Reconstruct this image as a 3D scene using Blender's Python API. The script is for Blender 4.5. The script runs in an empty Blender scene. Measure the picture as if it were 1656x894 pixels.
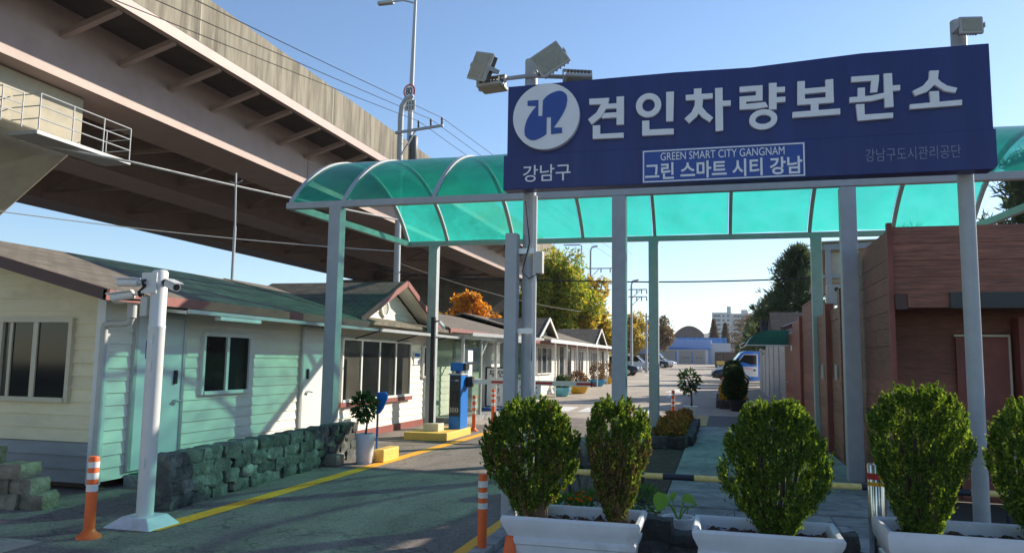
import bpy, math, random
import numpy as np
from mathutils import Vector, Matrix
random.seed(7)
rng = np.random.default_rng(11)
R = math.radians
sc = bpy.context.scene
col = sc.collection
# ------------------------------------------------------------------ camera
cam = bpy.data.cameras.new('camera'); camo = bpy.data.objects.new('camera', cam); col.objects.link(camo)
cam.sensor_width = 36; cam.lens = 36*1250/1656
cam.clip_start = .05; cam.clip_end = 12000
_yaw, _pit, _rol = R(15), R(6.2), R(.9)
f = Vector((-math.sin(_yaw)*math.cos(_pit), math.cos(_yaw)*math.cos(_pit), math.sin(_pit)))
r0 = Vector((math.cos(_yaw), math.sin(_yaw), 0)); u0 = r0.cross(f)
rr = math.cos(_rol)*r0+math.sin(_rol)*u0; uu = -math.sin(_rol)*r0+math.cos(_rol)*u0
mm = Matrix((rr, uu, -f)).transposed().to_4x4(); mm.translation = (0, 0, 1.6)
camo.matrix_world = mm
sc.camera = camo
# ------------------------------------------------------------------ sky and sun
SUN = Vector((1.40, 1.50, 1.0)).normalized()
EL = math.asin(SUN.z); AZ = math.atan2(SUN.x, SUN.y)
w = bpy.data.worlds.new('World'); sc.world = w; w.use_nodes = True
nt = w.node_tree; bg = nt.nodes['Background']
sky = nt.nodes.new('ShaderNodeTexSky'); sky.sky_type = 'NISHITA'; sky.sun_disc = False
sky.sun_elevation = EL; sky.sun_rotation = AZ
sky.air_density = 1.0; sky.dust_density = .15; sky.ozone_density = 3.5
nt.links.new(sky.outputs[0], bg.inputs[0]); bg.inputs[1].default_value = .118
sl = bpy.data.lights.new('sun', 'SUN'); sl.energy = 5.0; sl.angle = R(.53); sl.color = (1, .90, .75)
so = bpy.data.objects.new('sun', sl); col.objects.link(so)
so.rotation_euler = SUN.to_track_quat('Z', 'Y').to_euler()
sc.view_settings.view_transform = 'Standard'; sc.view_settings.look = 'None'
sc.view_settings.exposure = .68; sc.view_settings.gamma = 1
try:
    sc.cycles.max_bounces = 8; sc.cycles.transparent_max_bounces = 12; sc.cycles.sample_clamp_indirect = 6
    sc.cycles.use_denoising = True
except Exception: pass

# ------------------------------------------------------------------ materials
MATS = {}
def mat(name, c, rough=.6, metal=0, var=.18, scale=5, bump=0, bscale=40, stretch=None, c2=None, c2amt=(.5, .7), spec=.4, coat=0):
    if name in MATS: return MATS[name]
    m = bpy.data.materials.new(name); m.use_nodes = True; n = m.node_tree; N = n.nodes; L = n.links
    b = N['Principled BSDF']; b.inputs['Roughness'].default_value = rough; b.inputs['Metallic'].default_value = metal
    b.inputs['Specular IOR Level'].default_value = spec
    if coat: b.inputs['Coat Weight'].default_value = coat
    tc = N.new('ShaderNodeTexCoord'); mp = N.new('ShaderNodeMapping'); L.new(tc.outputs['Object'], mp.inputs[0])
    if stretch: mp.inputs['Scale'].default_value = stretch
    nz = N.new('ShaderNodeTexNoise'); nz.inputs['Scale'].default_value = scale; nz.inputs['Detail'].default_value = 7
    nz.inputs['Roughness'].default_value = .62
    L.new(mp.outputs[0], nz.inputs[0])
    mr = N.new('ShaderNodeMapRange'); mr.inputs[1].default_value = .25; mr.inputs[2].default_value = .75
    mr.inputs[3].default_value = 1-var; mr.inputs[4].default_value = 1+var
    L.new(nz.outputs[0], mr.inputs[0])
    base = N.new('ShaderNodeRGB'); base.outputs[0].default_value = (*c, 1); src = base.outputs[0]
    if c2:
        nz2 = N.new('ShaderNodeTexNoise'); nz2.inputs['Scale'].default_value = scale*.37; nz2.inputs['Detail'].default_value = 9
        nz2.inputs['Roughness'].default_value = .7
        L.new(mp.outputs[0], nz2.inputs[0])
        m2 = N.new('ShaderNodeMapRange'); m2.inputs[1].default_value = c2amt[0]; m2.inputs[2].default_value = c2amt[1]
        L.new(nz2.outputs[0], m2.inputs[0])
        mx = N.new('ShaderNodeMix'); mx.data_type = 'RGBA'; L.new(m2.outputs[0], mx.inputs[0])
        L.new(src, mx.inputs[6]); mx.inputs[7].default_value = (*c2, 1); src = mx.outputs[2]
    vm = N.new('ShaderNodeVectorMath'); vm.operation = 'SCALE'; L.new(src, vm.inputs[0]); L.new(mr.outputs[0], vm.inputs['Scale'])
    L.new(vm.outputs[0], b.inputs['Base Color'])
    if bump:
        bz = N.new('ShaderNodeTexNoise'); bz.inputs['Scale'].default_value = bscale; bz.inputs['Detail'].default_value = 5
        L.new(mp.outputs[0], bz.inputs[0])
        bp = N.new('ShaderNodeBump'); bp.inputs['Strength'].default_value = bump; bp.inputs['Distance'].default_value = .02
        L.new(bz.outputs[0], bp.inputs['Height']); L.new(bp.outputs[0], b.inputs['Normal'])
    MATS[name] = m; return m

def shingle(name, c, swap=True, bw=.3, rh=.16):
    m = mat(name, c, .9, var=.22, scale=9, bump=.3, bscale=120)
    N = m.node_tree.nodes; L = m.node_tree.links; b = N['Principled BSDF']
    vm = [x for x in N if x.type == 'VECT_MATH'][0]; tc = [x for x in N if x.type == 'TEX_COORD'][0]
    sp = N.new('ShaderNodeSeparateXYZ'); cb = N.new('ShaderNodeCombineXYZ'); L.new(tc.outputs['Object'], sp.inputs[0])
    L.new(sp.outputs[1 if swap else 0], cb.inputs[0]); L.new(sp.outputs[0 if swap else 1], cb.inputs[1])
    br = N.new('ShaderNodeTexBrick'); br.inputs['Scale'].default_value = 1
    br.inputs['Brick Width'].default_value = bw; br.inputs['Row Height'].default_value = rh
    br.inputs['Mortar Size'].default_value = .012; br.inputs['Mortar Smooth'].default_value = .4
    br.inputs['Color1'].default_value = (1.15, 1.12, 1.1, 1); br.inputs['Color2'].default_value = (.72, .72, .74, 1)
    br.inputs['Mortar'].default_value = (.28, .27, .27, 1)
    L.new(cb.outputs[0], br.inputs[0])
    mu = N.new('ShaderNodeVectorMath'); mu.operation = 'MULTIPLY'; L.new(vm.outputs[0], mu.inputs[0]); L.new(br.outputs[0], mu.inputs[1])
    L.new(mu.outputs[0], b.inputs['Base Color'])
    return m

def leafmat(name, cols, trans=.35, rough=.55, tcol=(1.5, 1.4, .9)):
    m = bpy.data.materials.new(name); m.use_nodes = True; n = m.node_tree; N = n.nodes; L = n.links
    N.remove(N['Principled BSDF']); out = N['Material Output']
    g = N.new('ShaderNodeNewGeometry'); cr = N.new('ShaderNodeValToRGB')
    e = cr.color_ramp.elements
    while len(e) < len(cols): e.new(.5)
    for i, cc in enumerate(cols): e[i].position = i/max(1, len(cols)-1); e[i].color = (*cc, 1)
    L.new(g.outputs['Random Per Island'], cr.inputs[0])
    tc = N.new('ShaderNodeTexCoord'); nz = N.new('ShaderNodeTexNoise'); nz.inputs['Scale'].default_value = 1.3; nz.inputs['Detail'].default_value = 3
    L.new(tc.outputs['Object'], nz.inputs[0])
    mr = N.new('ShaderNodeMapRange'); mr.inputs[1].default_value = .3; mr.inputs[2].default_value = .7; mr.inputs[3].default_value = .7; mr.inputs[4].default_value = 1.3
    L.new(nz.outputs[0], mr.inputs[0])
    vm = N.new('ShaderNodeVectorMath'); vm.operation = 'SCALE'; L.new(cr.outputs[0], vm.inputs[0]); L.new(mr.outputs[0], vm.inputs['Scale'])
    d = N.new('ShaderNodeBsdfPrincipled'); d.inputs['Roughness'].default_value = rough; d.inputs['Specular IOR Level'].default_value = .25
    t = N.new('ShaderNodeBsdfTranslucent'); mx = N.new('ShaderNodeMixShader'); mx.inputs[0].default_value = trans
    tv = N.new('ShaderNodeVectorMath'); tv.operation = 'MULTIPLY'; tv.inputs[1].default_value = tcol; L.new(vm.outputs[0], tv.inputs[0])
    L.new(vm.outputs[0], d.inputs['Base Color']); L.new(tv.outputs[0], t.inputs[0])
    L.new(d.outputs[0], mx.inputs[1]); L.new(t.outputs[0], mx.inputs[2]); L.new(mx.outputs[0], out.inputs[0])
    MATS[name] = m; return m

def panelmat(name, tint, scat, fac):
    # tinted translucent plastic sheet: part clear, part light-scattering, a little gloss
    m = bpy.data.materials.new(name); m.use_nodes = True; n = m.node_tree; N = n.nodes; L = n.links
    N.remove(N['Principled BSDF']); out = N['Material Output']
    tr = N.new('ShaderNodeBsdfTransparent'); tr.inputs[0].default_value = (*tint, 1)
    tl = N.new('ShaderNodeBsdfTranslucent'); df = N.new('ShaderNodeBsdfDiffuse')
    tc = N.new('ShaderNodeTexCoord'); nz = N.new('ShaderNodeTexNoise'); nz.inputs['Scale'].default_value = 1.1; nz.inputs['Detail'].default_value = 8
    L.new(tc.outputs['Object'], nz.inputs[0])
    mr = N.new('ShaderNodeMapRange'); mr.inputs[1].default_value = .3; mr.inputs[2].default_value = .75; mr.inputs[3].default_value = 1.08; mr.inputs[4].default_value = .72
    L.new(nz.outputs[0], mr.inputs[0])
    vm = N.new('ShaderNodeVectorMath'); vm.operation = 'SCALE'; vm.inputs[0].default_value = scat; L.new(mr.outputs[0], vm.inputs['Scale'])
    L.new(vm.outputs[0], tl.inputs[0]); L.new(vm.outputs[0], df.inputs[0])
    m1 = N.new('ShaderNodeMixShader'); m1.inputs[0].default_value = .28; L.new(tl.outputs[0], m1.inputs[1]); L.new(df.outputs[0], m1.inputs[2])
    m2 = N.new('ShaderNodeMixShader'); m2.inputs[0].default_value = fac; L.new(tr.outputs[0], m2.inputs[1]); L.new(m1.outputs[0], m2.inputs[2])
    gl = N.new('ShaderNodeBsdfGlossy'); gl.inputs['Roughness'].default_value = .25
    lw = N.new('ShaderNodeLayerWeight'); lw.inputs[0].default_value = .5; pw = N.new('ShaderNodeMath'); pw.operation = 'POWER'; pw.inputs[1].default_value = 5; L.new(lw.outputs['Facing'], pw.inputs[0])
    fr = N.new('ShaderNodeMath'); fr.operation = 'MULTIPLY_ADD'; fr.inputs[1].default_value = .6; fr.inputs[2].default_value = .035; L.new(pw.outputs[0], fr.inputs[0])
    m3 = N.new('ShaderNodeMixShader'); L.new(fr.outputs[0], m3.inputs[0])
    nd = N.new('ShaderNodeTexNoise'); nd.inputs['Scale'].default_value = 2.6; nd.inputs['Detail'].default_value = 9; nd.inputs['Roughness'].default_value = .7; L.new(tc.outputs['Object'], nd.inputs[0])
    md = N.new('ShaderNodeMapRange'); md.inputs[1].default_value = .35; md.inputs[2].default_value = .72; md.inputs[3].default_value = max(0, fac-.10); md.inputs[4].default_value = min(1, fac+.24); L.new(nd.outputs[0], md.inputs[0]); L.new(md.outputs[0], m2.inputs[0]); L.new(m2.outputs[0], m3.inputs[1]); L.new(gl.outputs[0], m3.inputs[2])
    L.new(m3.outputs[0], out.inputs[0])
    MATS[name] = m; return m

ASPH = mat('asphalt', (.20, .168, .148), .92, var=.5, scale=34, bump=.9, bscale=95, c2=(.27, .228, .196), c2amt=(.36, .72))
def patches(m, scale, amt, stretch=(1, .3, 1)):
    """large worn and stained areas of a ground surface"""
    N = m.node_tree.nodes; L = m.node_tree.links; b = N['Principled BSDF']; src = b.inputs['Base Color'].links[0].from_socket
    tc = N.new('ShaderNodeTexCoord'); mp = N.new('ShaderNodeMapping'); mp.inputs['Scale'].default_value = stretch; L.new(tc.outputs['Object'], mp.inputs[0])
    nz = N.new('ShaderNodeTexNoise'); nz.inputs['Scale'].default_value = scale; nz.inputs['Detail'].default_value = 8; nz.inputs['Roughness'].default_value = .65; nz.inputs['Distortion'].default_value = .6; L.new(mp.outputs[0], nz.inputs[0])
    mr = N.new('ShaderNodeMapRange'); mr.inputs[1].default_value = .32; mr.inputs[2].default_value = .68; mr.inputs[3].default_value = 1-amt; mr.inputs[4].default_value = 1+amt; L.new(nz.outputs[0], mr.inputs[0])
    v = N.new('ShaderNodeTexVoronoi'); v.feature = 'DISTANCE_TO_EDGE'; v.inputs['Scale'].default_value = .55
    nv = N.new('ShaderNodeTexNoise'); nv.inputs['Scale'].default_value = 2.5; nv.inputs['Detail'].default_value = 6; L.new(tc.outputs['Object'], nv.inputs[0])
    av = N.new('ShaderNodeVectorMath'); av.operation = 'MULTIPLY_ADD'; av.inputs[1].default_value = (.9, .9, .9); L.new(nv.outputs['Color'], av.inputs[0]); L.new(tc.outputs['Object'], av.inputs[2]); L.new(av.outputs[0], v.inputs['Vector'])
    cr = N.new('ShaderNodeMapRange'); cr.inputs[1].default_value = .004; cr.inputs[2].default_value = .012; cr.inputs[3].default_value = .62; cr.inputs[4].default_value = 1; L.new(v.outputs['Distance'], cr.inputs[0])
    mu = N.new('ShaderNodeMath'); mu.operation = 'MULTIPLY'; L.new(mr.outputs[0], mu.inputs[0]); L.new(cr.outputs[0], mu.inputs[1])
    sc_ = N.new('ShaderNodeVectorMath'); sc_.operation = 'SCALE'; L.new(src, sc_.inputs[0]); L.new(mu.outputs[0], sc_.inputs['Scale']); L.new(sc_.outputs[0], b.inputs['Base Color'])
patches(ASPH, 1.3, .32)
LOT = mat('worn_asphalt', (.36, .31, .255), .92, var=.22, scale=30, bump=.3, bscale=150, c2=(.43, .37, .30), c2amt=(.4, .65))
CONC = mat('path_concrete', (.33, .33, .32), .9, var=.2, scale=9, bump=.4, bscale=130, c2=(.22, .225, .225), c2amt=(.42, .62))
def vary(m, lo, hi, island=True):
    """every board or stone of this material a little lighter or darker than its neighbours"""
    N = m.node_tree.nodes; L = m.node_tree.links; b = N['Principled BSDF']; src = b.inputs['Base Color'].links[0].from_socket
    g = N.new('ShaderNodeNewGeometry' if island else 'ShaderNodeObjectInfo'); mr = N.new('ShaderNodeMapRange'); mr.inputs[3].default_value = lo; mr.inputs[4].default_value = hi
    L.new(g.outputs['Random Per Island' if island else 'Random'], mr.inputs[0]); v = N.new('ShaderNodeVectorMath'); v.operation = 'SCALE'; L.new(src, v.inputs[0]); L.new(mr.outputs[0], v.inputs['Scale']); L.new(v.outputs[0], b.inputs['Base Color'])
patches(LOT, .6, .2, (1, .5, 1)); patches(CONC, 1.6, .25, (1, 1, 1))
BCONC = mat('bridge_concrete', (.26, .235, .18), .9, var=.32, scale=3, stretch=(2.2, 2.2, .22), bump=.15, bscale=30, c2=(.12, .105, .08), c2amt=(.44, .66))
PCONC = mat('pier_concrete', (.42, .38, .29), .9, var=.12, scale=1.5, bump=.1, bscale=30, c2=(.33, .30, .24), c2amt=(.5, .7))
PCONC_SHADE = mat('shaded_dirty_concrete', (.15, .135, .115), .9, var=.25, scale=2, c2=(.09, .08, .07), c2amt=(.45, .7))  # pier concrete darkened in its colour for the shade under the bridge, plus dirt
STEELP = mat('girder_paint', (.37, .272, .242), .55, var=.09, scale=1.2, c2=(.31, .22, .19), c2amt=(.5, .75))
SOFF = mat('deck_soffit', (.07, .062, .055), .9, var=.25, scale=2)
POST = mat('grey_post_paint', (.40, .42, .435), .5, var=.10, scale=8, c2=(.30, .31, .31), c2amt=(.58, .78))
SIDE = mat('cream_siding', (.80, .69, .45), .55, var=.07, scale=3, c2=(.55, .46, .29), c2amt=(.52, .8), stretch=(1, 1, 2.5))
SIDEW = mat('white_siding', (.80, .76, .66), .5, var=.06, scale=3, c2=(.6, .58, .50), c2amt=(.6, .85), stretch=(1, 1, 2.5))
SIDEG = mat('grey_siding', (.30, .30, .30), .6, var=.14, scale=4, stretch=(1, 1, 3))
ROOF = shingle('brown_shingle', (.19, .165, .13))
ROOFX = shingle('brown_shingle_dormer', (.13, .115, .095), swap=False)
ROOFD = shingle('dark_shingle', (.05, .048, .048), swap=False, bw=.5, rh=.22)
FASC = mat('red_brown_trim', (.27, .085, .07), .5, var=.12, scale=6)
BROWNT = mat('dark_brown_trim', (.09, .045, .04), .5, var=.12, scale=6)
CFRAME = mat('cream_frame', (.60, .53, .38), .45, var=.06, scale=8)
WFRAME = mat('white_frame', (.74, .74, .70), .4, var=.05, scale=8)
GLASS = mat('dark_window_glass', (.014, .017, .017), .07, var=.3, scale=1.3, spec=.3)
GLASSG = mat('curtained_window_glass', (.07, .068, .058), .12, var=.35, scale=2.5, spec=.35)
DOORM = mat('door_white', (.66, .69, .67), .45, var=.04, scale=3)
CHROME = mat('polished_steel', (.50, .50, .51), .16, metal=1, var=.12)
ALU = mat('aluminium', (.55, .56, .56), .35, metal=.6, var=.08)
BLACK = mat('black_plastic', (.02, .02, .022), .4, var=.2)
CABLE = mat('cable_black', (.018, .018, .02), .6, var=.1)
CABLEW = mat('cable_pale', (.55, .54, .5), .6, var=.1)
ORANGE = mat('orange_plastic', (.78, .13, .025), .45, var=.10, scale=9, c2=(.55, .10, .03), c2amt=(.6, .8))
RETRO = mat('reflective_white', (.72, .72, .70), .4, var=.08, scale=20)
YELL = mat('yellow_road_paint', (.92, .42, .02), .7, var=.2, scale=25, c2=(.45, .29, .07), c2amt=(.5, .78))
WPAINT = mat('white_road_paint', (.68, .68, .65), .8, var=.2, scale=20, c2=(.35, .33, .31), c2amt=(.5, .75))
YBLOCK = mat('yellow_block_paint', (.78, .50, .11), .6, var=.12, scale=7)
NAVY = mat('navy_sign_face', (.018, .030, .145), .40, var=.16, scale=2.2, stretch=(2.5, 1, .35), c2=(.035, .048, .19), c2amt=(.46, .72))
NAVY2 = mat('slogan_blue', (.032, .08, .33), .42, var=.06)
SWHITE = mat('sign_white', (.80, .81, .83), .45, var=.05, scale=8)
SFADE = mat('faded_lettering', (.22, .25, .36), .6, var=.15, scale=30)
STONE = mat('wall_stone', (.085, .092, .085), .92, var=.5, scale=9, bump=.9, bscale=28, c2=(.22, .23, .205), c2amt=(.47, .68))
STONEB = mat('tan_stone', (.20, .16, .12), .92, var=.4, scale=9, bump=.9, bscale=28, c2=(.29, .26, .20), c2amt=(.45, .68))
BASALT = mat('dark_basalt', (.055, .052, .052), .9, var=.45, scale=10, bump=.9, bscale=30, c2=(.12, .115, .11), c2amt=(.5, .7))
WOOD = mat('red_brown_planks', (.29, .112, .074), .62, var=.45, scale=7, stretch=(1, 1, 14), bump=.25, bscale=30, c2=(.17, .068, .046), c2amt=(.45, .65))
WOODX = mat('brown_planks', (.31, .125, .08), .6, var=.45, scale=7, stretch=(.8, 1, 14), bump=.25, bscale=30, c2=(.15, .065, .048), c2amt=(.45, .65))
WOODR = mat('red_post', (.24, .068, .05), .55, var=.3, scale=5, stretch=(1, 4, .5))
PLANTW = mat('planter_white', (.62, .63, .66), .45, var=.10, scale=5, c2=(.36, .345, .32), c2amt=(.52, .74))
SOIL = mat('soil', (.07, .045, .032), .95, var=.5, scale=25, bump=1, bscale=60, c2=(.15, .10, .07), c2amt=(.5, .7))
BARK = mat('bark', (.09, .065, .045), .9, var=.4, scale=12, stretch=(1, 1, .3), bump=.6, bscale=30)
KBLUE = mat('kiosk_blue', (.015, .17, .56), .35, var=.05)
KDARK = mat('kiosk_dark', (.03, .032, .036), .35, var=.1)
BLUEP = mat('blue_panel', (.02, .12, .42), .4, var=.08)
RED = mat('red_paint', (.55, .035, .03), .5, var=.08)
BYEL = mat('barrier_yellow', (.80, .60, .20), .55, var=.15, scale=18, c2=(.35, .25, .1), c2amt=(.62, .8))
BBLK = mat('barrier_black', (.025, .027, .04), .5, var=.15)
CAMW = mat('camera_white', (.66, .66, .64), .45, var=.07)
GREYBOX = mat('grey_box', (.50, .50, .46), .5, var=.1)
GREENAWN = mat('green_awning', (.01, .12, .085), .45, var=.2, scale=2)
SHUT = mat('shutter_white', (.50, .51, .52), .5, var=.1, scale=4)
LAMPG = mat('flood_lens', (.33, .32, .25), .25, var=.25, scale=9, c2=(.2, .19, .15), c2amt=(.5, .75))
LAMPB = mat('flood_body', (.42, .42, .40), .5, var=.12)
FIN = mat('flood_fins', (.09, .09, .09), .5, var=.2)
CREAM = mat('cream_panel', (.62, .56, .42), .5, var=.14, scale=4)
CBLUE = mat('car_blue', (.03, .19, .62), .25, var=.04, coat=.5)
CWHITE = mat('car_white', (.68, .69, .70), .25, var=.04, coat=.5)
CDARK = mat('car_black', (.014, .015, .018), .2, var=.05, coat=.6)
TYRE = mat('tyre', (.02, .02, .02), .8, var=.15)
LENS = mat('headlamp_lens', (.62, .64, .66), .15, var=.05)
BWHITE = mat('blue_white_wall', (.36, .46, .66), .6, var=.05, scale=.5)
PWALL = mat('pale_wall', (.58, .58, .60), .6, var=.05, scale=.5)
SHUTG = mat('garage_shutter', (.40, .37, .34), .55, var=.1, scale=2, stretch=(.3, 1, 4))
TARP = mat('blue_tarp', (.10, .27, .58), .55, var=.25, scale=1)
BRICKB = mat('dull_brown_wall', (.17, .125, .10), .8, var=.12, scale=.8)
APT = mat('apartment_wall', (.60, .585, .55), .7, var=.05, scale=.2)
APTW = mat('apartment_glass', (.10, .12, .14), .2, var=.2, scale=.3)
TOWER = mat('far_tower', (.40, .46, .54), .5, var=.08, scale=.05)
HILL = mat('wooded_hill', (.09, .11, .09), .95, var=.3, scale=.01)
PAVER = mat('red_paver', (.36, .22, .18), .9, var=.25, scale=9, c2=(.5, .48, .45), c2amt=(.5, .7))
TACT = mat('tactile_yellow', (.52, .40, .16), .85, var=.12, scale=10)
DSLAB = mat('dark_slab', (.12, .12, .125), .9, var=.2, scale=12)
GRASSM = mat('ground_earth', (.075, .07, .06), .95, var=.25, scale=.5)
GREEN = panelmat('green_polycarbonate', (.25, .84, .62), (.03, .52, .43), .66)
GREENC = panelmat('pale_green_polycarbonate', (.66, .76, .72), (.40, .46, .44), .5)
def clearglass():
    m = bpy.data.materials.new('clear_glass'); m.use_nodes = True; n = m.node_tree; N = n.nodes; L = n.links
    N.remove(N['Principled BSDF']); out = N['Material Output']
    tr = N.new('ShaderNodeBsdfTransparent'); tr.inputs[0].default_value = (.72, .80, .76, 1)
    gl = N.new('ShaderNodeBsdfGlossy'); gl.inputs['Roughness'].default_value = .03
    lw = N.new('ShaderNodeLayerWeight'); lw.inputs[0].default_value = .5; pw = N.new('ShaderNodeMath'); pw.operation = 'POWER'; pw.inputs[1].default_value = 5; L.new(lw.outputs['Facing'], pw.inputs[0])
    fr = N.new('ShaderNodeMath'); fr.operation = 'MULTIPLY_ADD'; fr.inputs[1].default_value = .6; fr.inputs[2].default_value = .035; L.new(pw.outputs[0], fr.inputs[0])
    mx = N.new('ShaderNodeMixShader'); L.new(fr.outputs[0], mx.inputs[0]); L.new(tr.outputs[0], mx.inputs[1]); L.new(gl.outputs[0], mx.inputs[2])
    L.new(mx.outputs[0], out.inputs[0]); return m
CGLASS = clearglass()
THUJA = leafmat('thuja_leaf', [(.026, .058, .014), (.045, .098, .02), (.075, .145, .027), (.125, .205, .035), (.20, .275, .045)], .5, .55, (2.2, 1.9, .8))
THUJAB = leafmat('browned_thuja_leaf', [(.11, .085, .035), (.19, .13, .05)], .3)
TREEG = leafmat('green_yellow_leaf', [(.12, .21, .035), (.18, .29, .04), (.32, .36, .05), (.48, .37, .04), (.15, .24, .04)], .5)
TREEY = leafmat('yellow_leaf', [(.24, .27, .05), (.45, .35, .05), (.52, .33, .04), (.28, .28, .05)], .5)
TREEO = leafmat('orange_leaf', [(.46, .20, .025), (.60, .27, .03), (.66, .36, .05), (.40, .17, .025)], .45)
PINE = leafmat('pine_needle', [(.055, .085, .05), (.08, .12, .065), (.12, .15, .08)], .35)
BARE = leafmat('thin_autumn_leaf', [(.16, .10, .06), (.22, .15, .09), (.12, .10, .06)], .3)
DRYF = leafmat('dry_orange_flower', [(.20, .09, .03), (.34, .16, .03), (.42, .24, .03), (.14, .05, .03), (.10, .11, .03)], .3)
YELF = leafmat('yellow_flower', [(.55, .28, .02), (.62, .36, .03), (.40, .18, .02), (.10, .12, .03)], .3)
HEDGE = leafmat('clipped_hedge_leaf', [(.03, .06, .025), (.05, .09, .035), (.07, .12, .045)], .25)
HOUSEP = leafmat('glossy_leaf', [(.02, .06, .018), (.035, .09, .022), (.06, .13, .03)], .25, .3)
PURP = leafmat('dry_reddish_leaf', [(.14, .07, .055), (.20, .11, .07), (.10, .09, .05)], .3)
MARI = leafmat('marigold_leaf', [(.07, .15, .04), (.10, .21, .05), (.15, .26, .06)], .4)
MARIF = leafmat('marigold_petal', [(.72, .20, .015), (.80, .30, .02), (.62, .14, .01)], .3)
TARO = leafmat('taro_leaf', [(.22, .40, .07), (.28, .48, .09)], .5, .4)

for m_, lo_, hi_, il_ in ((WOOD, .72, 1.22, True), (WOODX, .72, 1.22, True), (SIDE, .92, 1.04, True), (SIDEW, .93, 1.03, True), (SIDEG, .85, 1.1, True), (STONE, .55, 1.35, False), (STONEB, .6, 1.25, False), (BASALT, .6, 1.4, False), (CONC, .85, 1.12, True)): vary(m_, lo_, hi_, il_)
# ------------------------------------------------------------------ helpers
class MB:
    def __init__(s): s.v = []; s.f = []
    def add(s, vs, fs):
        o = len(s.v); s.v += [tuple(x) for x in vs]; s.f += [tuple(i+o for i in q) for q in fs]; return s
    def box(s, x0, x1, y0, y1, z0, z1):
        return s.add([(x0, y0, z0), (x1, y0, z0), (x1, y1, z0), (x0, y1, z0), (x0, y0, z1), (x1, y0, z1), (x1, y1, z1), (x0, y1, z1)],
                     [(0, 3, 2, 1), (4, 5, 6, 7), (0, 1, 5, 4), (1, 2, 6, 5), (2, 3, 7, 6), (3, 0, 4, 7)])
    def obox(s, c, ax, hs):   # oriented box: centre, three axes, half sizes
        c = Vector(c); A = [Vector(a).normalized()*h for a, h in zip(ax, hs)]
        vs = [c+A[0]*i+A[1]*j+A[2]*k for k in (-1, 1) for j in (-1, 1) for i in (-1, 1)]
        return s.add(vs, [(0, 2, 3, 1), (4, 5, 7, 6), (0, 1, 5, 4), (1, 3, 7, 5), (3, 2, 6, 7), (2, 0, 4, 6)])
    def bar(s, a, b, wx, wz, up=(0, 0, 1)):
        a = Vector(a); b = Vector(b); d = (b-a); l = d.length; d.normalize()
        up = Vector(up)
        if abs(d.dot(up)) > .98: up = Vector((0, 1, 0))
        sx = d.cross(up).normalized(); sz = sx.cross(d)
        return s.obox((a+b)/2, (d, sx, sz), (l/2, wx/2, wz/2))
    def tube(s, pts, rad, n=8, cap=True):
        pts = [Vector(p) for p in pts]; rs = rad if hasattr(rad, '__len__') else [rad]*len(pts)
        o = len(s.v); prev = None
        for i, p in enumerate(pts):
            d = (pts[min(i+1, len(pts)-1)]-pts[max(i-1, 0)]).normalized()
            if prev is None:
                a = Vector((0, 0, 1)) if abs(d.z) < .9 else Vector((1, 0, 0)); sx = d.cross(a).normalized()
            else:
                sx = (prev-d*prev.dot(d)).normalized()
            prev = sx; sy = d.cross(sx)
            for k in range(n):
                t = 2*math.pi*k/n; s.v.append(tuple(p+(sx*math.cos(t)+sy*math.sin(t))*rs[i]))
        for i in range(len(pts)-1):
            for k in range(n):
                a = o+i*n+k; b = o+i*n+(k+1) % n; s.f.append((a, b, b+n, a+n))
        if cap:
            s.f.append(tuple(o+k for k in reversed(range(n)))); e = o+(len(pts)-1)*n; s.f.append(tuple(e+k for k in range(n)))
        return s
    def lathe(s, prof, c=(0, 0, 0), n=20, cap=True):
        o = len(s.v)
        for r_, z in prof:
            for k in range(n):
                t = 2*math.pi*k/n; s.v.append((c[0]+r_*math.cos(t), c[1]+r_*math.sin(t), c[2]+z))
        for i in range(len(prof)-1):
            for k in range(n):
                a = o+i*n+k; b = o+i*n+(k+1) % n; s.f.append((a, b, b+n, a+n))
        if cap:
            s.f.append(tuple(o+k for k in reversed(range(n)))); e = o+(len(prof)-1)*n; s.f.append(tuple(e+k for k in range(n)))
        return s
    def prism(s, poly, d):     # polygon (3D points) extruded along vector d
        n = len(poly); d = Vector(d); P = [Vector(p) for p in poly]
        return s.add(P+[p+d for p in P], [tuple(range(n))[::-1], tuple(range(n, 2*n))]+[(i, (i+1) % n, (i+1) % n+n, i+n) for i in range(n)])
    def build(s, name, m, parent=None, smooth=False, bevel=0, label=None):
        me = bpy.data.meshes.new(name); off = OFF.get(parent, Vector((0, 0, 0))) if parent is not None else Vector((0, 0, 0))
        me.from_pydata([tuple(Vector(v)-off) for v in s.v], [], s.f); me.materials.append(m)
        import bmesh
        b = bmesh.new(); b.from_mesh(me); bmesh.ops.recalc_face_normals(b, faces=b.faces)
        if bevel:
            ed = [e for e in b.edges if len(e.link_faces) == 2 and e.calc_face_angle(0) > .5]
            bmesh.ops.bevel(b, geom=ed, offset=bevel, segments=2, profile=.6, affect='EDGES', clamp_overlap=True)
        b.to_mesh(me); b.free()
        if smooth:
            for p in me.polygons: p.use_smooth = True
            try: me.set_sharp_from_angle(angle=R(40))
            except Exception: pass
        o = bpy.data.objects.new(name, me); col.objects.link(o)
        if parent is not None: o.parent = parent; OFF[o] = off
        if label: o['label'] = label
        return o
OFF = {}
def tag(o, label, cat, group=None, kind=None):
    o['label'] = label; o['category'] = cat
    if group: o['group'] = group
    if kind: o['kind'] = kind
    return o
def thing(name, label, cat, loc=(0, 0, 0), group=None):
    o = bpy.data.objects.new(name, None); o.empty_display_size = .1; col.objects.link(o); o.location = loc
    OFF[o] = Vector(loc); return tag(o, label, cat, group)
def struct(name, mb, m, smooth=False):
    o = mb.build(name, m, None, smooth); o['kind'] = 'structure'; return o
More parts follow.
